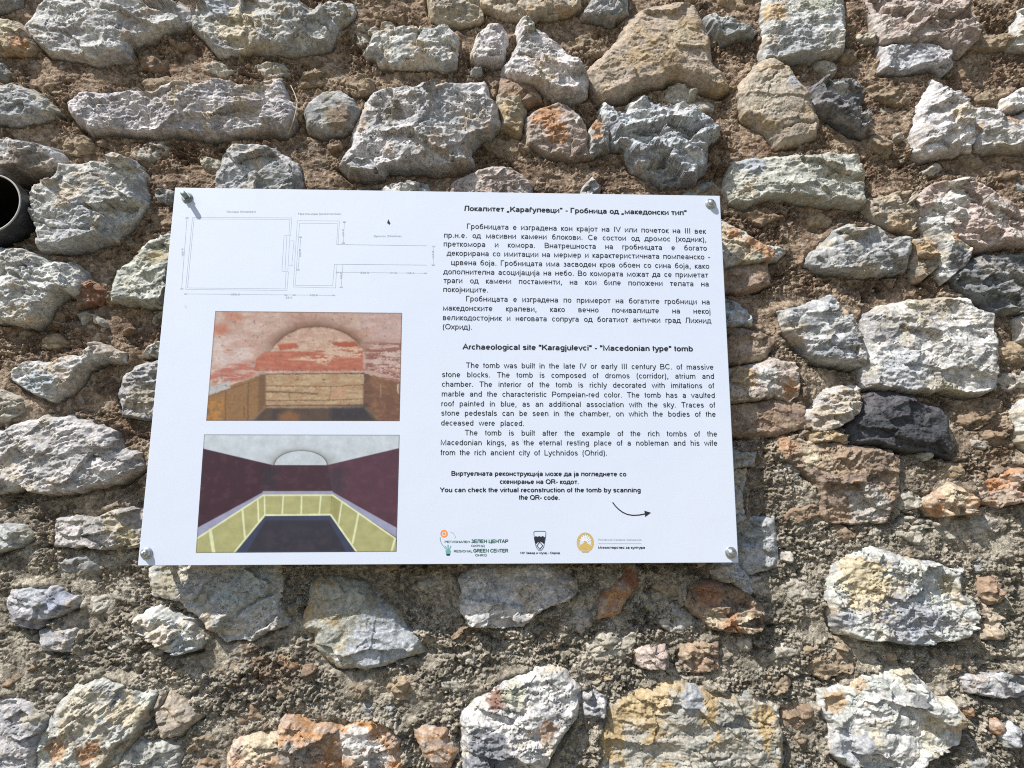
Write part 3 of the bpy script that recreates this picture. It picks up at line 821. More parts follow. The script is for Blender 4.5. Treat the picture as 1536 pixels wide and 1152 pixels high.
# ---- bolts
steel = NT('zinc_steel'); p = steel.n('TexCoord').outputs['Object']
steel = steel.finish(steel.mix(steel.rng(steel.noise(p, .004, 4), .35, .65), (.55, .56, .55), (.36, .38, .37)), .34, .5, .9)
dull = NT('weathered_zinc'); p = dull.n('TexCoord').outputs['Object']
dull = dull.finish(dull.mix(dull.rng(dull.noise(p, .003, 4), .35, .65), (.36, .40, .37), (.22, .25, .23)), .5, .4, .8)


def bolt(px, kind):
    b = unproject(px, 0.0)[0]
    L = bl(b)[0]
    s = 1.0
    if kind == 'rod':
        prof = [(.0001, -.0194), (.0033, -.0194), (.0040, -.0186)]
        for k_ in range(11):
            y_ = -.0180 + k_ * .0010
            prof += [(.0042, y_), (.0038, y_ + .0005)]
        prof += [(.0042, -.0066)]
        o_ = lathe_obj('bolt', prof + [(.0042, .060), (.0001, .060)], dull, board, tuple(L), 20)
    else:
        prof = [(.0001, -.0098)] + [(.0064 * math.sin(a), -.0040 - .0058 * math.cos(a)) for a in np.linspace(.2, math.pi / 2, 9)]
        prof += [(.0066, -.0036), (.0066, -.0026), (.0042, -.0024), (.0042, .060), (.0001, .060)]
        o_ = lathe_obj('bolt', prof, steel, board, tuple(L), 28)
    lathe_obj('washer', [(.0043, -.0022), (.0078, -.0022), (.0088, -.0014), (.0088, -.0002), (.0043, -.0002)], steel if kind != 'rod' else dull, o_, (0, 0, 0), 36)
    if kind == 'rod':
        v_, q_ = lathe([(.0043, -.0064), (.0068, -.0064), (.0072, -.0058), (.0072, -.0024), (.0043, -.0024)], 6)
        link('nut', mesh_np('nut', v_, q_, None, False), dull, o_)
    elif kind == 'tip':
        v_, q_ = lathe([(.0001, -.0150), (.0026, -.0150), (.0030, -.0144), (.0030, -.0085)], 16)
        link('thread_end', mesh_np('thread_end', v_, q_), steel, o_)
    return o_


bolt((281, 297), 'rod'); bolt((1065.5, 306), 'cap'); bolt((1096, 829), 'cap'); bolt((220, 830), 'tip')

# ------------------------------------------------------------------ lettering: a plain sans alphabet drawn as strokes (1/100 em)
G = {
 'a': (55.6, "a 27 36 16 12 165 0;l 43 37 43 0;l 43 29 24 27;a 24 15.5 14 11.5 90 270;a 24 22 19 18 270 340"),
 'b': (55.6, "l 11 0 11 72;a 28 26 17.5 22 0 360"), 'c': (50, "a 27 26 17.5 22 42 318"), 'd': (55.6, "l 45 0 45 72;a 28 26 17.5 22 0 360"),
 'e': (55.6, "a 28 26 18 22 0 318;l 10 26 46 26"), 'f': (27.8, "l 13 0 13 58;a 22 58 9 10 180 80;l 3 48 25 48"),
 'g': (55.6, "l 45 52 45 -6;a 28 -6 17 11 0 -150;a 28 27 17.5 21 0 360"), 'h': (55.6, "l 11 0 11 72;a 28 31 17 17 180 0;l 45 31 45 0"),
 'i': (22.2, "l 11 0 11 52;l 11 63 11 72"), 'j': (22.2, "l 11 52 11 -12;a 4 -12 7 6 0 -100;l 11 63 11 72"), 'k': (50, "l 11 0 11 72;l 43 52 12 20;l 22 31 45 0"),
 'l': (22.2, "l 11 0 11 72"), 'm': (83.3, "l 11 0 11 52;a 26 33 15.5 15 180 0;l 41.5 33 41.5 0;a 57 33 15.5 15 180 0;l 72.5 33 72.5 0"),
 'n': (55.6, "l 11 0 11 52;a 28 31 17 17 180 0;l 45 31 45 0"), 'o': (55.6, "a 28 26 18.5 22 0 360"), 'p': (55.6, "l 11 -21 11 52;a 28 26 17.5 22 0 360"),
 'q': (55.6, "l 45 -21 45 52;a 28 26 17.5 22 0 360"), 'r': (33.3, "l 11 0 11 52;a 26 30 15 18 180 75"), 's': (50, "a 24.5 37.5 14 10.5 20 270;a 24.5 15.5 15.5 11.5 90 -155"),
 't': (27.8, "l 13 66 13 12;a 20 12 7 8 180 270;l 3 48 25 48"), 'u': (55.6, "l 11 52 11 21;a 28 21 17 17 180 360;l 45 52 45 0"),
 'v': (50, "l 4 52 25 2 46 52"), 'w': (72.2, "l 3 52 19 2 36 50 53 2 69 52"), 'x': (50, "l 4 52 46 0;l 46 52 4 0"), 'y': (50, "l 4 52 26 3;l 47 52 24 -9 17 -17 7 -17"),
 'z': (50, "l 5 48 43 48 6 4 46 4"),
 'A': (66.7, "l 3 0 33 70 64 0;l 14 25 52 25"), 'B': (66.7, "l 11 0 11 72;l 11 68 35 68;a 35 53 18 15 90 -90;l 11 38 38 38;a 38 21 20 17 90 -90;l 11 4 38 4"),
 'C': (72.2, "a 38 36 29 32 40 320"), 'D': (72.2, "l 11 0 11 72;l 11 68 34 68;a 34 36 30 32 90 -90;l 11 4 34 4"), 'E': (66.7, "l 11 0 11 72;l 11 68 60 68;l 11 37 56 37;l 11 4 61 4"),
 'G': (77.8, "a 39 36 31 32 42 325;l 68 9 68 33 42 33"), 'H': (72.2, "l 11 0 11 72;l 61 0 61 72;l 11 38 61 38"), 'I': (27.8, "l 14 0 14 72"),
 'K': (66.7, "l 11 0 11 72;l 60 72 13 27;l 27 40 63 0"), 'L': (55.6, "l 11 72 11 4 53 4"), 'M': (83.3, "l 11 0 11 70 41 6 72 70 72 0"), 'N': (72.2, "l 11 0 11 70 61 2 61 72"),
 'O': (77.8, "a 39 36 31 32 0 360"), 'P': (66.7, "l 11 0 11 72;l 11 68 40 68;a 40 50 18 18 90 -90;l 11 32 40 32"), 'Q': (77.8, "a 39 36 31 32 0 360;l 46 17 68 -3"),
 'R': (72.2, "l 11 0 11 72;l 11 68 42 68;a 42 51 18 17 90 -90;l 11 34 42 34;l 40 34 66 0"), 'S': (66.7, "a 33 52 22 16 15 270;a 33 20.5 24 16 90 -165"),
 'T': (61.1, "l 2 68 59 68;l 30.5 0 30.5 68"), 'U': (72.2, "l 11 72 11 27;a 36 27 25 23 180 360;l 61 27 61 72"), 'V': (66.7, "l 3 72 33 2 63 72"), 'Y': (66.7, "l 3 72 33 34 63 72;l 33 0 33 34"),
 'Z': (61.1, "l 5 68 54 68 6 4 57 4"), '-': (33.3, "l 4 26 29 26"), '.': (27.8, "l 14 0 14 10"), ',': (27.8, "l 15 9 14 0 10 -13"), '(': (33.3, "a 34 26 22 50 122 238"), ')': (33.3, "a -1 26 22 50 58 -58"),
 '"': (35.5, "l 10 72 10 46;l 25 72 25 46"), '\u201e': (40, "l 12 10 9 -14;l 27 10 24 -14"), '\u201c': (40, "l 10 48 13 72;l 25 48 28 72"),
 '0': (55.6, "a 28 36 18 32 0 360"), '1': (55.6, "l 12 55 30 70 30 0"), '2': (55.6, "a 27 50 17 18 160 -30;l 42 41 9 4 47 4"), '3': (55.6, "a 26 53 15 15 150 -90;a 26 21 18 17 90 -150"),
 '5': (55.6, "l 44 68 16 68 12 38;a 26 24 18 20 130 -150"), '6': (55.6, "a 28 22 18 18 0 360;a 34 36 25 32 80 195"), '9': (55.6, "a 28 50 18 18 0 360;a 22 36 25 32 -100 15"),
 '\u0431': (57.3, "a 28 24 18 20 0 360;l 10 27 12 48 20 61 45 69"), '\u0432': (53.1, "l 10 0 10 52;l 10 48 28 48;a 28 38 11.5 10 90 -90;l 10 28 30 28;a 30 16 13 12 90 -90;l 10 4 30 4"),
 '\u0433': (36.5, "l 10 0 10 48 35 48"), '\u0453': (36.5, "l 10 0 10 48 35 48;l 15 59 25 73"), '\u0434': (58.3, "l 13 4 19 48 45 48 45 4;l 3 -12 3 4 55 4 55 -12"),
 '\u0436': (66.9, "l 5 52 62 0;l 62 52 5 0;l 33.5 0 33.5 52"), '\u0437': (45.8, "a 21 38 14 10 150 -90;a 21 15.5 16 11.5 90 -150"), '\u0438': (55.9, "l 10 52 10 2 46 50 46 0"),
 '\u043a': (43.8, "l 10 0 10 52;l 40 52 12 26 42 0"), '\u043b': (58.3, "l 4 4 12 6 16 48 48 48 48 0"), '\u043c': (68.8, "l 10 0 10 50 34 6 59 50 59 0"), '\u043d': (55.2, "l 10 0 10 52;l 45 0 45 52;l 10 27 45 27"),
 '\u043f': (54.2, "l 10 0 10 48 44 48 44 0"), '\u0442': (45.8, "l 2 48 44 48;l 23 0 23 48"), '\u0444': (82, "l 41 -21 41 72;a 41 26 32 22 0 360"), '\u0446': (57.3, "l 10 52 10 4 52 4 52 -12;l 43 52 43 4"),
 '\u0447': (52.1, "l 10 52 10 33;a 21 33 11 10 180 270;l 21 23 43 25;l 43 0 43 52"), '\u0448': (80.2, "l 10 52 10 4 70 4 70 52;l 40 4 40 52"), '\u045a': (82, "l 10 0 10 52;l 42 0 42 52;l 10 28 60 28;a 60 16 15 12 90 -90;l 42 4 60 4"),
 '\u0413': (54.2, "l 11 0 11 68 50 68"), '\u041b': (65.6, "l 3 4 12 8 17 68 55 68 55 0"), '\u0417': (60, "a 28 53 18 15 150 -90;a 28 21 21 17 90 -150"), '\u0418': (72, "l 11 72 11 3 61 69 61 0"), '\u0426': (74, "l 11 72 11 4 66 4 66 -14;l 58 72 58 4"),
 '\u0423': (63.5, "l 3 72 33 24;l 61 72 30 12 22 4 10 4"), '\u0414': (68, "l 15 4 22 68 56 68 56 4;l 3 -14 3 4 65 4 65 -14"),
 '\u041f': (71.9, "l 11 0 11 68 61 68 61 0"), '|': (20, "l 10 -10 10 80"),
}
G['X'] = (66.7, "l 4 72 62 0;l 62 72 4 0")
for a_, b_ in zip('\u0430\u0435\u0458\u043e\u0440\u0441\u0443\u0445\u0410\u0412\u0415\u041a\u041c\u041d\u041e\u0420\u0421\u0422\u0425', 'aejopcyxABEKMHOPCTX'):
    G[a_] = G[b_]


def ribbon(pts, w, closed=False):
    pts = np.asarray(pts, float); n = len(pts)
    L_, R_ = [], []
    for i in range(n):
        if closed:
            a_, b_ = pts[(i - 1) % n], pts[(i + 1) % n]
        else:
            a_, b_ = pts[max(i - 1, 0)], pts[min(i + 1, n - 1)]
        d0 = pts[i] - a_; d1 = b_ - pts[i]
        d0 = d0 / (np.linalg.norm(d0) or 1); d1 = d1 / (np.linalg.norm(d1) or 1)
        if not d0.any():
            d0 = d1
        if not d1.any():
            d1 = d0
        n0 = np.array([-d0[1], d0[0]]); n1 = np.array([-d1[1], d1[0]])
        m = n0 + n1
        mm = m @ m
        m = n0 if mm < 1e-6 else m * 2 / mm
        ln = np.linalg.norm(m)
        if ln > 1.8:
            m = m / ln * 1.8
        L_.append(pts[i] + m * w / 2); R_.append(pts[i] - m * w / 2)
    V = np.array(L_ + R_)
    q = [(i, n + i, n + i + 1, i + 1) for i in range(n - 1)]
    if closed:
        q.append((n - 1, 2 * n - 1, n, 0))
    return V, q


def arcpts(cx, cy, rx, ry, a0, a1, n=None):
    n = n or max(5, int(abs(a1 - a0) / 22) + 1)
    t = np.radians(np.linspace(a0, a1, n))
    return np.stack([cx + rx * np.cos(t), cy + ry * np.sin(t)], 1)


def glyph(ch, w):
    out = []
    for s in G[ch][1].split(';'):
        t = s.split(); f = list(map(float, t[1:]))
        pts = np.array(f).reshape(-1, 2) if t[0] == 'l' else arcpts(*f)
        cl = t[0] == 'a' and abs(f[5] - f[4]) >= 360
        out.append(ribbon(pts[:-1] if cl else pts, w, cl))
    return out


class Ink:
    """flat printed shapes gathered into one mesh on the board's face"""
    def __init__(self):
        self.v, self.q, self.t, self.n, self.k = [], [], [], 0, 0

    def add(self, V2, quads=(), tris=(), lift=0.0):
        self.k += 1
        self.v.append(bl(V2, -.00022 - lift - (self.k % 7) * .000006))
        self.q += [tuple(i + self.n for i in q_) for q_ in quads]
        self.t += [tuple(i + self.n for i in q_) for q_ in tris]
        self.n += len(V2)

    def stroke(self, px, wpx, closed=False, lift=0.0):
        P = unproject(px, 0.0)
        V, q_ = ribbon(P, wpx * .00103, closed)
        self.add(V, q_, lift=lift)

    def fill(self, px, lift=0.0):
        P = unproject(px, 0.0)
        c_ = P.mean(0)
        V = np.concatenate([P, [c_]]); n_ = len(P)
        self.add(V, (), [(i, (i + 1) % n_, n_) for i in range(n_)], lift)

    def line(self, text, a, b, cap, weight=8.5, stretch=True):
        A, B = unproject([a, b], 0.0)
        Lm = np.linalg.norm(B - A); ex = (B - A) / Lm; ey = np.array([-ex[1], ex[0]])
        s = cap / 72.0 * Lm / math.dist(a, b)                      # metres per 1/100 em
        words = text.split(' ')
        ww = [sum(G[c_][0] for c_ in w_) for w_ in words]
        tot = sum(ww); gaps = len(words) - 1
        kx = 1.0
        if gaps:
            sp = (Lm / s - tot) / gaps
            if sp < 24:
                kx = (Lm / s) / (tot + 27.8 * gaps); sp = 27.8 * kx
            elif sp > 34 and not stretch:
                kx = (Lm / s) / (tot + 27.8 * gaps); sp = 27.8 * kx
        else:
            kx = Lm / s / tot; sp = 0
        x = 0.0
        for w_ in words:
            for c_ in w_:
                for V, q_ in glyph(c_, weight):
                    P = A + ((V[:, 0] * kx + x)[:, None] * ex + V[:, 1][:, None] * ey) * s
                    self.add(P, q_)
                x += G[c_][0] * kx
            x += sp

    def build(self, name, mat, parent):
        return link(name, mesh_np(name, np.concatenate(self.v), np.array(self.q, np.int32).reshape(-1, 4), np.array(self.t, np.int32).reshape(-1, 3), False), mat, parent)


ink = plain('black_ink', (.022, .024, .030), .5)
soft = plain('grey_blue_ink', (.53, .59, .69), .5)
soft2 = plain('grey_ink', (.45, .49, .56), .5)

t = Ink()
t.line('Локалитет „Караѓулевци“ - Гробница од „македонски тип“', (696, 316.2), (1030.8, 322.8), 7.9, 15.0, False)
t.build('heading', ink, board)
MK = [('Гробницата е изградена кон крајот на IV или почеток на III век', (699.6, 343.2), (1059, 350.7)),
      ('пр.н.е. од масивни камени блокови. Се состои од дромос (ходник),', (665.5, 356.4), (1060.2, 363)),
      ('преткомора и комора. Внатрешноста на гробницата е богато', (664.9, 369.5), (1060.8, 376.1)),
      ('декорирана со имитации на мермер и карактеристичната помпеанско -', (670, 383.3), (1065.6, 389.3)),
      ('црвена боја. Гробницата има засводен кров обоен со сина боја, како', (676.2, 397.4), (1064.4, 403.1)),
      ('дополнителна асоцијација на небо. Во комората можат да се приметат', (664.9, 411.2), (1062.6, 416.3)),
      ('траги од камени постаменти, на кои биле положени телата на', (664.9, 424.4), (1063.8, 429.7)),
      ('покојниците.', (664.3, 437.8), (732.8, 438.7))]
t = Ink()
for a_ in MK:
    t.line(*a_, 8.3, 10.5)
t.build('paragraph', ink, board)
t = Ink()
for a_ in [('Гробницата е изградена по примерот на богатите гробници на', (698.4, 451.9), (1065.3, 456.7)),
           ('македонските кралеви, како вечно почивалиште на некој', (664, 465.7), (1066.2, 470.8)),
           ('великодостојник и неговата сопруга од богатиот антички град Лихнид', (663.7, 480.1), (1066.8, 484.9)),
           ('(Охрид).', (663.4, 493.8), (708.9, 494.4))]:
    t.line(*a_, 8.3, 10.5)
t.build('paragraph', ink, board)
t = Ink()
t.line('Archaeological site "Karagjulevci" - "Macedonian type" tomb', (693.9, 524), (1039.8, 527), 8.1, 15.0, False)
t.build('heading', ink, board)
t = Ink()
for a_ in [('The tomb was built in the late IV or early III century BC. of massive', (698.7, 551.8), (1070.7, 554.5)),
           ('stone blocks. The tomb is composed of dromos (corridor), atrium and', (662.5, 565.6), (1071.6, 568.3)),
           ('chamber. The interior of the tomb is richly decorated with imitations of', (662.2, 580), (1071.6, 582.4)),
           ('marble and the characteristic Pompeian-red color. The tomb has a vaulted', (661.9, 594.6), (1072.8, 597)),
           ('roof painted in blue, as an additional association with the sky. Traces of', (661.3, 609.3), (1073.1, 611.4)),
           ('stone pedestals can be seen in the chamber, on which the bodies of the', (661.3, 623.4), (1074, 625.2)),
           ('deceased were placed.', (661, 638.1), (786.8, 639))]:
    t.line(*a_, 8.2, 10.5)
t.build('paragraph', ink, board)
t = Ink()
for a_ in [('The tomb is built after the example of the rich tombs of the', (696.9, 653), (1076.1, 654.8)),
           ('Macedonian kings, as the eternal resting place of a nobleman and his wife', (660.4, 667.7), (1076.4, 668.6)),
           ('from the rich ancient city of Lychnidos (Ohrid).', (660.4, 682.7), (911.3, 683.3))]:
    t.line(*a_, 8.2, 10.5)
t.build('paragraph', ink, board)
t = Ink()
for a_ in [('Виртуелната реконструкција може да ја погледнете со', (676.6, 713.4), (939.7, 714.4)), ('скенирање на QR- кодот.', (749.4, 725.6), (868.8, 726)),
           ('You can check the virtual reconstruction of the tomb by scanning', (659.7, 738.1), (961.3, 738.4)), ('the QR- code.', (778.1, 749.4), (840, 749.7))]:
    t.line(*a_, 6.7, 15.0, False)
t.build('note', ink, board)
t = Ink()
t.stroke([(918.8, 753.4), (923, 759), (928, 764), (934, 768.5), (941, 771.6), (949.4, 773), (958, 772.6), (968, 770.8)], 1.7)
t.fill([(976.5, 769), (966.4, 766), (967, 770.8), (967.8, 775.4)])
t.build('arrow', ink, board)
t = Ink()
t.stroke([(783.2, 658.5), (785, 664.5)], 1.0)
t.build('scratch', soft2, board)
t = Ink()
t.stroke([(277, 458), (279.5, 462)], 1.0)
t.build('scratch', soft2, board)

# ---- plan of the tomb
def fp(*c_):
    a_ = np.array(c_, float).reshape(-1, 2)
    return [(240 + x_ / 3.657, 270 + y_ / 3.657) for x_, y_ in a_]


t = Ink()
for l_ in [(178, 204, 722, 207), (186, 213, 712, 215), (178, 204, 140, 599), (186, 213, 150, 591), (140, 599, 695, 605), (150, 591, 686, 596), (722, 207, 716, 302), (712, 215, 707, 302),
           (704, 503, 696, 605), (691, 500, 686, 596), (680, 305, 718, 303), (680, 305, 668, 500), (695, 305, 685, 500), (712, 305, 700, 503), (735, 333, 722, 469), (714, 333, 735, 333), (706, 468, 731, 469), (668, 500, 704, 503),
           (753, 222, 984, 224), (765, 236, 975, 238), (753, 222, 730, 586), (765, 236, 741, 577), (984, 224, 976, 353), (975, 238, 968, 353), (730, 586, 962, 591), (741, 577, 946, 578), (957, 461, 946, 578), (970, 461, 962, 591)]:
    t.stroke(fp(*l_), .36)
for l_ in [(968, 353, 1463, 360), (957, 461, 1463, 466)]:
    t.stroke(fp(*l_), .6)
t2 = Ink()
for l_ in [(148, 205, 118, 598), (1011, 228, 1005, 350), (1003, 465, 993, 592), (965, 505, 1463, 511), (135, 624, 960, 632), (772, 310, 757, 492), (1501, 362, 1498, 470)]:
    t2.stroke(fp(*l_), .34)
for (x_, y_) in [(140, 624), (690, 630), (735, 630), (952, 632), (972, 506), (1268, 508), (1290, 509), (1455, 511), (1010, 230), (1005, 345), (993, 588), (1501, 364), (1498, 466), (770, 313), (757, 492), (148, 207), (119, 596)]:
    t2.fill(fp(x_ - 8, y_ - 3, x_ + 8, y_ - 3, x_ + 8, y_ + 3, x_ - 8, y_ + 3))
t3 = Ink(); t3.fill(fp(1246, 236, 1252, 215, 1264, 238, 1258, 246))
for (tx, xa, xb, y_, cp) in [('Комора (Chamber)', 365, 525, 178, 2.6), ('Преткомора (antechamber)', 757, 995, 190, 2.6), ('Дромос (Dromos)', 1172, 1325, 312, 2.6),
                             ('396.0', 388, 438, 632, 2.6), ('22.0', 688, 724, 649, 2.6), ('165.0', 820, 864, 636, 2.6), ('236.0', 1098, 1146, 513, 2.6), ('136.0', 1350, 1394, 515, 2.6)]:
    a_, b_ = fp(xa, y_, xb, y_)
    t2.line(tx, a_, b_, cp + .3, 12, False)
for (x_, y_, dy) in [(129, 420, 46), (774, 422, 44), (1010, 310, 40), (998, 545, 40), (1503, 432, 44)]:
    a_, b_ = fp(x_, y_, x_ - 2, y_ - dy)
    t2.line('165.0', a_, b_, 2.4, 13)
plan = t.build('floor_plan', soft, board)
t2.build('dimensions', soft2, plan); t3.build('north_mark', ink, plan)

# ---- printed pictures: a fine grid of dots, each with its ink colour
pmat = NT('printed_picture')
ca = pmat.n('VertexColor', layer_name='ink')
pmat = pmat.finish(ca.outputs[0], .35, .4)


def picture(name, corners, nx_, ny_, colour, label):
    u, w_ = np.meshgrid(np.linspace(0, 1, nx_), np.linspace(0, 1, ny_))
    TL, TR, BR, BLc = [np.array(c_) for c_ in corners]
    px = (TL * ((1 - u) * (1 - w_))[..., None] + TR * (u * (1 - w_))[..., None] + BR * (u * w_)[..., None] + BLc * ((1 - u) * w_)[..., None])
    col_ = colour(u, w_)
    P = unproject(px.reshape(-1, 2), 0.0)
    i_ = np.arange(nx_ * ny_).reshape(ny_, nx_)
    q_ = np.stack([i_[:-1, :-1].ravel(), i_[1:, :-1].ravel(), i_[1:, 1:].ravel(), i_[:-1, 1:].ravel()], 1)
    me_ = mesh_np(name, bl(P, -.0002), q_, None, False)
    at = me_.color_attributes.new('ink', 'FLOAT_COLOR', 'POINT')
    rgba = np.concatenate([lin(np.clip(col_, 2, 255).reshape(-1, 3) / 255.0) * np.array((.80, .83, .88)), np.ones((nx_ * ny_, 1))], 1).astype(np.float32)
    at.data.foreach_set('color', rgba.ravel())
    o_ = link(name, me_, pmat, board)
    o_['label'] = label
    return o_


def blend(c_, m_, k_):
    return c_ * (1 - m_[..., None]) + np.array(k_, float) * m_[..., None]


def poly_m(u, w_, pts, soft_=.004):
    return sstep(-soft_, soft_, sdist(u, w_ * .58, np.array([(a_, b_ * .58) for a_, b_ in pts])))


def tomb_photo(u, v_):
    """vaulted chamber: stained plaster above, red band, stone courses below"""
    zx = 153 + (1305 * u) * (1 - v_) + 1350 * u * v_ - 63 * v_
    zy = 77 + 13 * u * (1 - v_) + 765 * v_ + 3 * u * v_
    n1 = fbm(zx / 230, zy / 150, 5, 301, .6); n2 = fbm(zx / 64, zy / 44, 4, 311, .6); n3 = fbm(zx / 22, zy / 16, 3, 321, .7)
    ns = fbm(zx / 150 + 7, zy / 26, 4, 325, .6)                       # stretched along the courses

    def pm(soft_, *z_, wob=6):
        q_ = np.array(z_, float).reshape(-1, 2)
        return sstep(-soft_, soft_, sdist(zx + wob * n2, zy + wob * n3, q_))

    def seg(w_, *z_):
        return np.exp(-(linedist(zx + 5 * n2, zy + 4 * n3, np.array(z_, float).reshape(-1, 2)) / w_) ** 2)
    c_ = np.ones(u.shape + (3,)) * np.array((188, 156, 138.))
    c_ = blend(c_, sstep(-.25, .5, n1) * .8, (204, 178, 162))
    c_ = blend(c_, pm(60, 130, 270, 330, 260, 480, 330, 430, 440, 260, 450, 120, 510) * .75, (212, 192, 182))
    c_ = blend(c_, sstep(.1, .5, fbm(zx / 170 + 3, zy / 90, 4, 331)) * .4, (182, 128, 104))
    c_ = blend(c_, pm(22, 150, 175, 230, 170, 260, 215, 190, 250, 145, 235) * .8, (184, 112, 86))
    c_ = blend(c_, pm(22, 215, 95, 330, 95, 330, 130, 250, 135) * .7, (188, 122, 92))
    c_ = blend(c_, pm(70, 1150, 95, 1470, 95, 1470, 300, 1250, 290) * .55, (188, 160, 152))
    # barrel vault: shade gathering towards the arch, then the end wall
    t_ = np.radians(np.linspace(180, 0, 25))
    arch_ = np.stack([865 + 330 * np.cos(t_), 420 - 235 * np.sin(t_)], 1)
    ad = sdist(zx + 5 * n2, zy + 4 * n3, arch_)
    c_ = blend(c_, sstep(-120, -2, ad) * (ad < 0) * sstep(470, 300, zy) * .55, (140, 104, 82))
    c_ = blend(c_, sstep(-50, 0, ad) * (ad < 0) * sstep(420, 240, zy) * .45, (108, 78, 60))
    c_ = blend(c_, sstep(0, 6, ad) * .9, (192, 156, 132))
    c_ = blend(c_, sstep(0, 6, ad) * sstep(-.1, .5, n2) * .5, (204, 176, 154))
    c_ = blend(c_, np.exp(-(ad / 7) ** 2) * sstep(380, 250, zy) * .7, (104, 76, 58))
    # red band
    c_ = blend(c_, pm(7, 500, 362, 1180, 340, 1190, 490, 420, 492, 440, 410), (178, 104, 80))
    c_ = blend(c_, pm(7, 500, 362, 1180, 340, 1190, 490, 420, 492, 440, 410) * sstep(-.2, .5, ns) * .5, (192, 130, 104))
    c_ = blend(c_, pm(8, 590, 310, 720, 300, 725, 335, 600, 350) * .9, (178, 92, 66)); c_ = blend(c_, pm(8, 960, 295, 1130, 290, 1165, 330, 1000, 325) * .95, (166, 84, 58))
    c_ = blend(c_, pm(9, 600, 352, 850, 346, 1010, 332, 1175, 340, 1180, 405, 1060, 400, 960, 420, 930, 455, 800, 425, 660, 418, 760, 400, 950, 385, 860, 362) * sstep(-.55, .05, ns + .4 * n3) * .9, (206, 178, 152))
    c_ = blend(c_, seg(4, 430, 493, 1190, 490) * .4, (120, 80, 60))
    # left springing: red over white
    c_ = blend(c_, pm(16, 115, 520, 250, 450, 430, 430, 450, 500, 400, 540, 270, 575, 115, 575) * sstep(-.6, .25, ns + .3 * n3) * .85, (178, 102, 84))
    c_ = blend(c_, pm(9, 100, 560, 260, 530, 270, 580, 100, 610) * sstep(-.5, .3, n2) * .8, (206, 186, 172))
    # right springing
    c_ = blend(c_, pm(20, 1200, 300, 1460, 290, 1460, 600, 1290, 530, 1200, 500) * sstep(-.3, .2, ns + .4 * n3) * .8, (136, 84, 76))
    c_ = blend(c_, pm(20, 1240, 400, 1460, 400, 1460, 570, 1290, 520) * sstep(.0, .3, n3 + .4 * n2) * .8, (200, 176, 160))
    # stone courses of the end wall
    bk = pm(4, 505, 520, 1190, 515, 1190, 745, 505, 745, wob=3)
    c_ = blend(c_, bk, (176, 146, 112)); c_ = blend(c_, bk * sstep(-.3, .4, ns) * .7, (198, 172, 134)); c_ = blend(c_, bk * sstep(.05, .4, n2) * .55, (160, 120, 84))
    c_ = blend(c_, pm(14, 955, 610, 1060, 605, 1050, 690, 960, 690) * .6, (196, 146, 118))
    for w_, k_, q_ in [(4, .85, (505, 518, 1190, 512)), (3.5, .6, (505, 600, 960, 604, 1190, 592)), (6, .7, (505, 640, 680, 645, 870, 655)), (4, .6, (505, 702, 940, 700, 1190, 690)), (6, .7, (505, 738, 1190, 735)), (3, .5, (672, 655, 672, 700)), (3, .4, (960, 604, 955, 695))]:
        c_ = blend(c_, seg(w_, *q_) * k_, (92, 66, 46))
    c_ = blend(c_, seg(3, 720, 556, 734, 558) * .9, (70, 48, 34)); c_ = blend(c_, seg(3, 900, 554, 912, 556) * .9, (70, 48, 34))
    # side walls
    lw = pm(5, 60, 690, 255, 600, 440, 535, 505, 520, 505, 745, 400, 860, 60, 860)
    c_ = blend(c_, lw, (150, 112, 74)); c_ = blend(c_, lw * sstep(-.2, .4, n2) * .5, (128, 92, 60)); c_ = blend(c_, pm(30, 80, 700, 220, 690, 210, 860, 80, 860) * sstep(-.6, .3, n2) * .8, (186, 128, 58))
    c_ = blend(c_, pm(6, 95, 615, 250, 565, 258, 615, 95, 672), (184, 178, 172)); c_ = blend(c_, seg(4, 105, 672, 250, 622, 440, 560) * .5, (96, 70, 50))
    for q_ in [(228, 640, 222, 842), (385, 580, 380, 842), (352, 745, 356, 820)]:
        c_ = blend(c_, seg(5, *q_) * .5, (88, 62, 42))
    c_ = blend(c_, sstep(440, 470, zx) * sstep(520, 490, zx) * sstep(490, 530, zy) * .55, (96, 72, 54))
    rw = pm(5, 1190, 515, 1290, 535, 1470, 590, 1470, 870, 1300, 870, 1190, 745)
    c_ = blend(c_, rw, (126, 90, 66)); c_ = blend(c_, rw * sstep(-.1, .4, n2) * .6, (148, 108, 78)); c_ = blend(c_, rw * sstep(1290, 1190, zx) * .5, (86, 64, 52))
    c_ = blend(c_, seg(5, 1308, 590, 1306, 680) * .8, (176, 146, 118)); c_ = blend(c_, seg(6, 1432, 590, 1430, 650) * .8, (206, 198, 190))
    c_ = blend(c_, pm(20, 1260, 660, 1440, 660, 1440, 860, 1320, 860) * .35, (104, 70, 60))
    # floor
    fl = pm(14, 505, 752, 1190, 750, 1300, 860, 395, 860)
    c_ = blend(c_, fl * .92, (80, 64, 52)); c_ = blend(c_, pm(30, 560, 770, 640, 770, 620, 860, 540, 860) * .5, (40, 44, 54)); c_ = blend(c_, pm(30, 960, 755, 1200, 730, 1250, 840, 960, 850) * .6, (42, 44, 54))
    c_ = blend(c_, pm(26, 590, 800, 660, 772, 740, 800, 740, 870, 590, 870) * .85, (140, 96, 60))
    c_ = blend(c_, seg(7, 410, 842, 500, 748) * .6, (140, 116, 92)); c_ = blend(c_, seg(6, 1200, 752, 1310, 842) * .6, (130, 108, 88))
    c_ *= (1 + .05 * n2 + .05 * n3)[..., None]
    c_ = blend(c_, sstep(.6, .8, fbm(u * 40, v_ * 24, 3, 341)) * .35, (104, 78, 62))
    e_ = np.minimum(np.minimum(u, 1 - u), np.minimum(v_, 1 - v_) * .58)
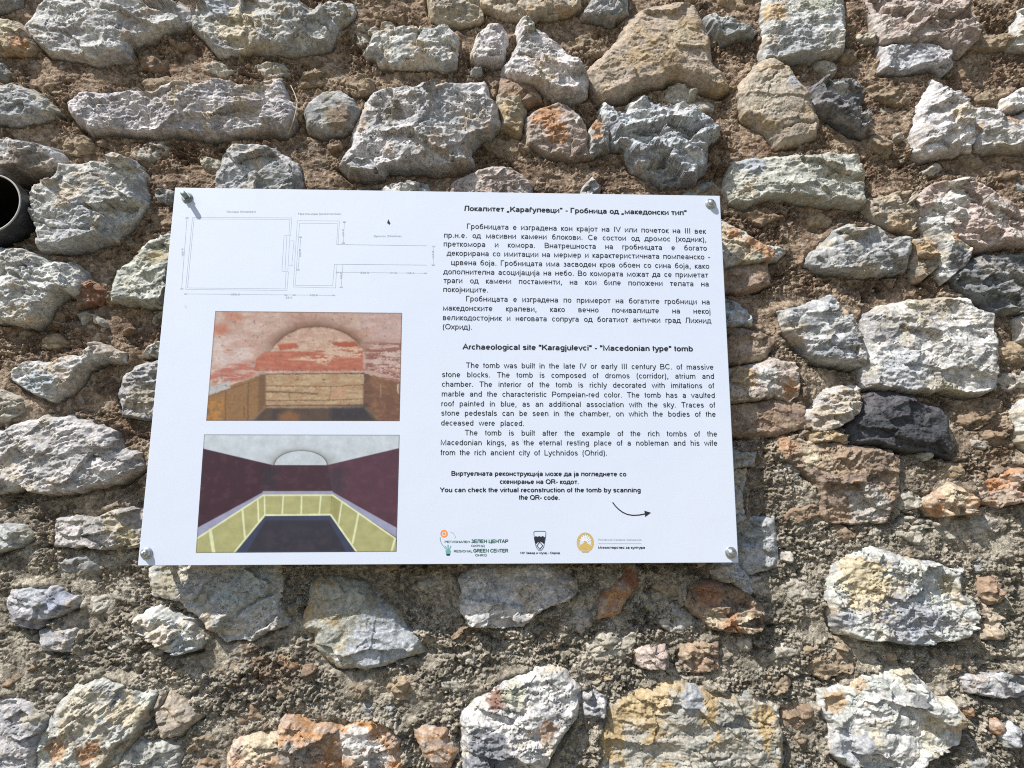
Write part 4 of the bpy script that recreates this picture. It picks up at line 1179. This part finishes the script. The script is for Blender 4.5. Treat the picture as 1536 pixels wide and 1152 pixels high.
    return blend(c_, (e_ < .004) * .35, (90, 70, 58))


def room_picture(u, v_):
    """virtual room: pale vault, wine walls, yellow panelled dado, dark floor"""
    def P(*z_):
        a_ = np.array(z_, float).reshape(-1, 2)
        v__ = (a_[:, 1] - 52) / 800.0
        l_ = 118 - 56 * v__; r_ = 1443 - 21 * v__
        return [((x_ - le) / (ri - le), vv) for x_, le, ri, vv in zip(a_[:, 0], l_, r_, v__)]
    n2 = fbm(u * 18, v_ * 12, 4, 401, .6); n1 = fbm(u * 4, v_ * 3, 3, 411)
    c_ = np.ones(u.shape + (3,)) * np.array((196, 202, 203.))
    c_ = blend(c_, sstep(.25, .0, v_) * .5, (206, 211, 211))
    (acx, acy), = P(772, 262)
    (_, aty), = P(772, 160)
    (arx, _), = P(955, 262)
    rr_ = np.hypot((u - acx) / (arx - acx), (v_ - acy) / (acy - aty))
    up = (v_ < acy + .01)
    c_ = blend(c_, up * np.exp(-np.maximum(rr_ - 1, 0) / .16) * (rr_ > .97) * .62, (120, 116, 108))
    c_ = blend(c_, up * np.exp(-((rr_ - .985) / .018) ** 2) * .85, (84, 82, 78))
    wine = (66, 38, 48); wine2 = (88, 56, 66)
    wall_ = poly_m(u, v_, P(60, 140, 112, 150, 575, 260, 955, 261, 1460, 140, 1460, 860, 60, 860), .003)
    c_ = blend(c_, wall_, (70, 44, 52))
    c_ = blend(c_, poly_m(u, v_, P(60, 140, 112, 150, 575, 258, 530, 450, 60, 700)), wine)
    c_ = blend(c_, poly_m(u, v_, P(575, 262, 955, 262, 990, 440, 520, 440)), (70, 44, 52))
    c_ = blend(c_, poly_m(u, v_, P(955, 260, 1460, 140, 1460, 705, 985, 440)), wine2)
    c_ = blend(c_, sstep(.07, .0, np.abs(u - .345)) * sstep(.26, .30, v_) * sstep(.52, .45, v_) * .6, (48, 46, 52))
    c_ = blend(c_, sstep(.07, .0, np.abs(u - .69)) * sstep(.26, .30, v_) * sstep(.52, .45, v_) * .6, (56, 52, 58))
    c_ = blend(c_, sstep(.2, .6, n2) * wall_ * .22, (104, 66, 74))
    c_ = blend(c_, poly_m(u, v_, P(300, 860, 530, 600, 978, 600, 1160, 860), .003), (62, 66, 88))
    c_ = blend(c_, poly_m(u, v_, P(400, 860, 535, 635, 965, 635, 1085, 860), .006), (54, 51, 60))
    c_ = blend(c_, poly_m(u, v_, P(480, 860, 560, 700, 940, 700, 1010, 860), .03) * sstep(-.3, .4, n2) * .5, (70, 58, 64))
    lav = (158, 156, 178)
    for q_ in [(40, 700, 515, 445, 530, 465, 40, 775), (515, 436, 990, 436, 990, 460, 515, 460), (985, 440, 1460, 708, 1460, 780, 985, 462)]:
        c_ = blend(c_, poly_m(u, v_, P(*q_), .003), lav)
    yel = (176, 171, 116)
    for q_ in [(40, 775, 525, 462, 530, 600, 320, 860, 40, 860), (525, 462, 985, 462, 976, 597, 530, 600), (985, 462, 1420, 762, 1420, 860, 1155, 860, 976, 597)]:
        c_ = blend(c_, poly_m(u, v_, P(*q_), .003), yel)
    c_ = blend(c_, poly_m(u, v_, P(985, 470, 1040, 510, 1025, 650, 976, 597), .02) * .4, (126, 116, 66))

    def ln(m_, *z_):
        p_ = np.array([(a_, b_ * .58) for a_, b_ in P(*z_)])
        return 1 - sstep(m_ * .5, m_ * 1.2, linedist(u, v_ * .58, p_))
    cream = (224, 226, 178)
    for w2, q_ in [(.005, (55, 765, 520, 464, 990, 464, 1415, 762)), (.0055, (315, 860, 530, 599, 976, 597, 1158, 860)), (.010, (160, 700, 185, 860)), (.006, (378, 560, 395, 750)), (.0045, (482, 492, 488, 640)), (.0045, (527, 464, 530, 600)),
                   (.0048, (655, 464, 648, 598)), (.0048, (780, 464, 776, 597)), (.0048, (910, 464, 898, 597)), (.0048, (1052, 508, 1030, 660)), (.006, (1165, 590, 1125, 790)), (.006, (1412, 765, 1388, 850))]:
        c_ = blend(c_, ln(w2, *q_), cream)
    c_ *= (1 + .05 * n2)[..., None]
    e_ = np.minimum(np.minimum(u, 1 - u), np.minimum(v_, 1 - v_) * .58)
    return blend(c_, (e_ < .0035) * .4, (90, 90, 90))


picture('photograph', [(322.9, 466.5), (603.2, 469.3), (599.4, 631.5), (309.3, 630.9)], 290, 170, tomb_photo, 'picture of the old vaulted tomb with red band')
picture('photograph', [(306.1, 651.5), (599.4, 652.2), (594.7, 827.5), (293.7, 829.2)], 330, 200, room_picture, 'picture of a wine red room with yellow panels')

# ---- logos
green = plain('dark_green_ink', (.018, .115, .075), .5); teal = plain('teal_ink', (.13, .36, .36), .5); orange = plain('orange_ink', (.80, .27, .05), .5)
gold = plain('gold_ink', (.55, .40, .13), .5); pale = plain('pale_print', (.80, .80, .76), .5); redk = plain('red_ink', (.62, .28, .26), .5)


def lg(*c_):
    a_ = np.array(c_, float).reshape(-1, 2)
    return [(645 + x_ / 4.518, 780 + y_ / 4.518) for x_, y_ in a_]


def ell(cx, cy, rx, ry, n_=28, a0=0, a1=360):
    p_ = arcpts(cx, cy, rx, ry, a0, a1, n_ + 1)
    return lg(*(p_[:-1] if abs(a1 - a0) >= 360 else p_).ravel())


t = Ink()
for (tx, xa, xb, y_, cp, wt) in [('РЕГИОНАЛЕН', 98, 272, 155, 3.1, 13), ('ЗЕЛЕН ЦЕНТАР', 278, 530, 155, 4.9, 17), ('ОХРИД', 278, 370, 182, 3.0, 12),
                                 ('REGIONAL', 160, 288, 219, 3.4, 13), ('GREEN CENTER', 293, 530, 219, 4.9, 17), ('OHRID', 305, 387, 246, 3.2, 12)]:
    a_, b_ = lg(xa, y_, xb, y_)
    t.line(tx, a_, b_, cp, wt, False)
logo = t.build('logo', green, board); logo['label'] = 'green centre logo with flower in a pot'
t = Ink(); t.stroke(ell(95, 92, 20, 21), 2.0, True); t.fill(ell(95, 92, 9, 9)); t.build('flower', orange, logo)
t = Ink(); t.stroke(lg(68, 116, 70, 140, 78, 160, 92, 178, 104, 196), .9); t.fill(lg(104, 206, 142, 206, 136, 236, 110, 236))
t.stroke(lg(122, 206, 122, 168), 1.6); t.stroke(lg(116, 206, 104, 176), 1.3); t.stroke(lg(128, 206, 142, 174), 1.3); t.stroke(lg(138, 80, 160, 92, 172, 112, 168, 124), .45)
t.build('pot', teal, logo)
t = Ink(); t.fill(lg(110, 230, 136, 230, 134, 241, 112, 241), .00005); t.build('pot_foot', ink, logo)

t = Ink()
t.stroke(lg(712, 76, 778, 76, 786, 84, 781, 130, 770, 185, 755, 204, 735, 204, 720, 185, 707, 130, 703, 84), .8, True)
t.fill(lg(708, 118, 716, 108, 728, 114, 740, 108, 752, 114, 764, 108, 780, 118, 774, 150, 770, 158, 745, 146, 718, 158, 712, 148))
t.stroke(lg(744, 150, 764, 174, 744, 198, 724, 174), 1.1, True); t.stroke(lg(722, 160, 716, 150), 1.6); t.stroke(lg(768, 160, 774, 150), 1.6)
a_, b_ = lg(612, 230, 880, 230)
t.line('НУ Завод и Музеј - Охрид', a_, b_, 3.1, 15, False)
o = t.build('logo', ink, board); o['label'] = 'black vessel logo of the museum'

t = Ink()
t.stroke(ell(1052, 153, 52, 62, 40, -235, 55), 2.6); t.stroke(ell(1052, 153, 40, 50, 36, -215, 35), .6)
t.fill(lg(1012, 172, 1030, 162, 1052, 150, 1074, 162, 1092, 172, 1088, 192, 1070, 200, 1052, 202, 1034, 200, 1016, 192)); t.fill(ell(1052, 150, 9, 8), .00003)
t.fill(lg(1020, 205, 1084, 205, 1072, 220, 1032, 220))
for k_ in range(9):
    a0 = math.radians(180 * k_ / 8)
    t.stroke(lg(1052 + 46 * math.cos(a0 - .1), 160 - 60 * math.sin(a0 - .1), 1052 + 46 * math.cos(a0 + .1), 160 - 60 * math.sin(a0 + .1)), 1.2)
logo = t.build('logo', gold, board); logo['label'] = 'gold state emblem with sun rays'
t = Ink()
for k_ in range(7):
    a0 = math.radians(22 + 136 * k_ / 6)
    t.stroke(lg(1052 + 12 * math.cos(a0), 152 - 12 * math.sin(a0), 1052 + 40 * math.cos(a0), 152 - 54 * math.sin(a0)), 1.3, lift=.00006)
t.build('sun_rays', pale, logo)
t = Ink(); a_, b_ = lg(1138, 139, 1433, 139); t.line('Република Северна Македонија', a_, b_, 2.6, 12, False); t.build('country_line', soft2, logo)
t = Ink(); t.stroke(lg(1138, 160, 1433, 160), .4); t.build('rule', redk, logo)
t = Ink(); a_, b_ = lg(1138, 194, 1458, 194); t.line('Министерство за култура', a_, b_, 3.4, 16, False); t.build('ministry_line', ink, logo)
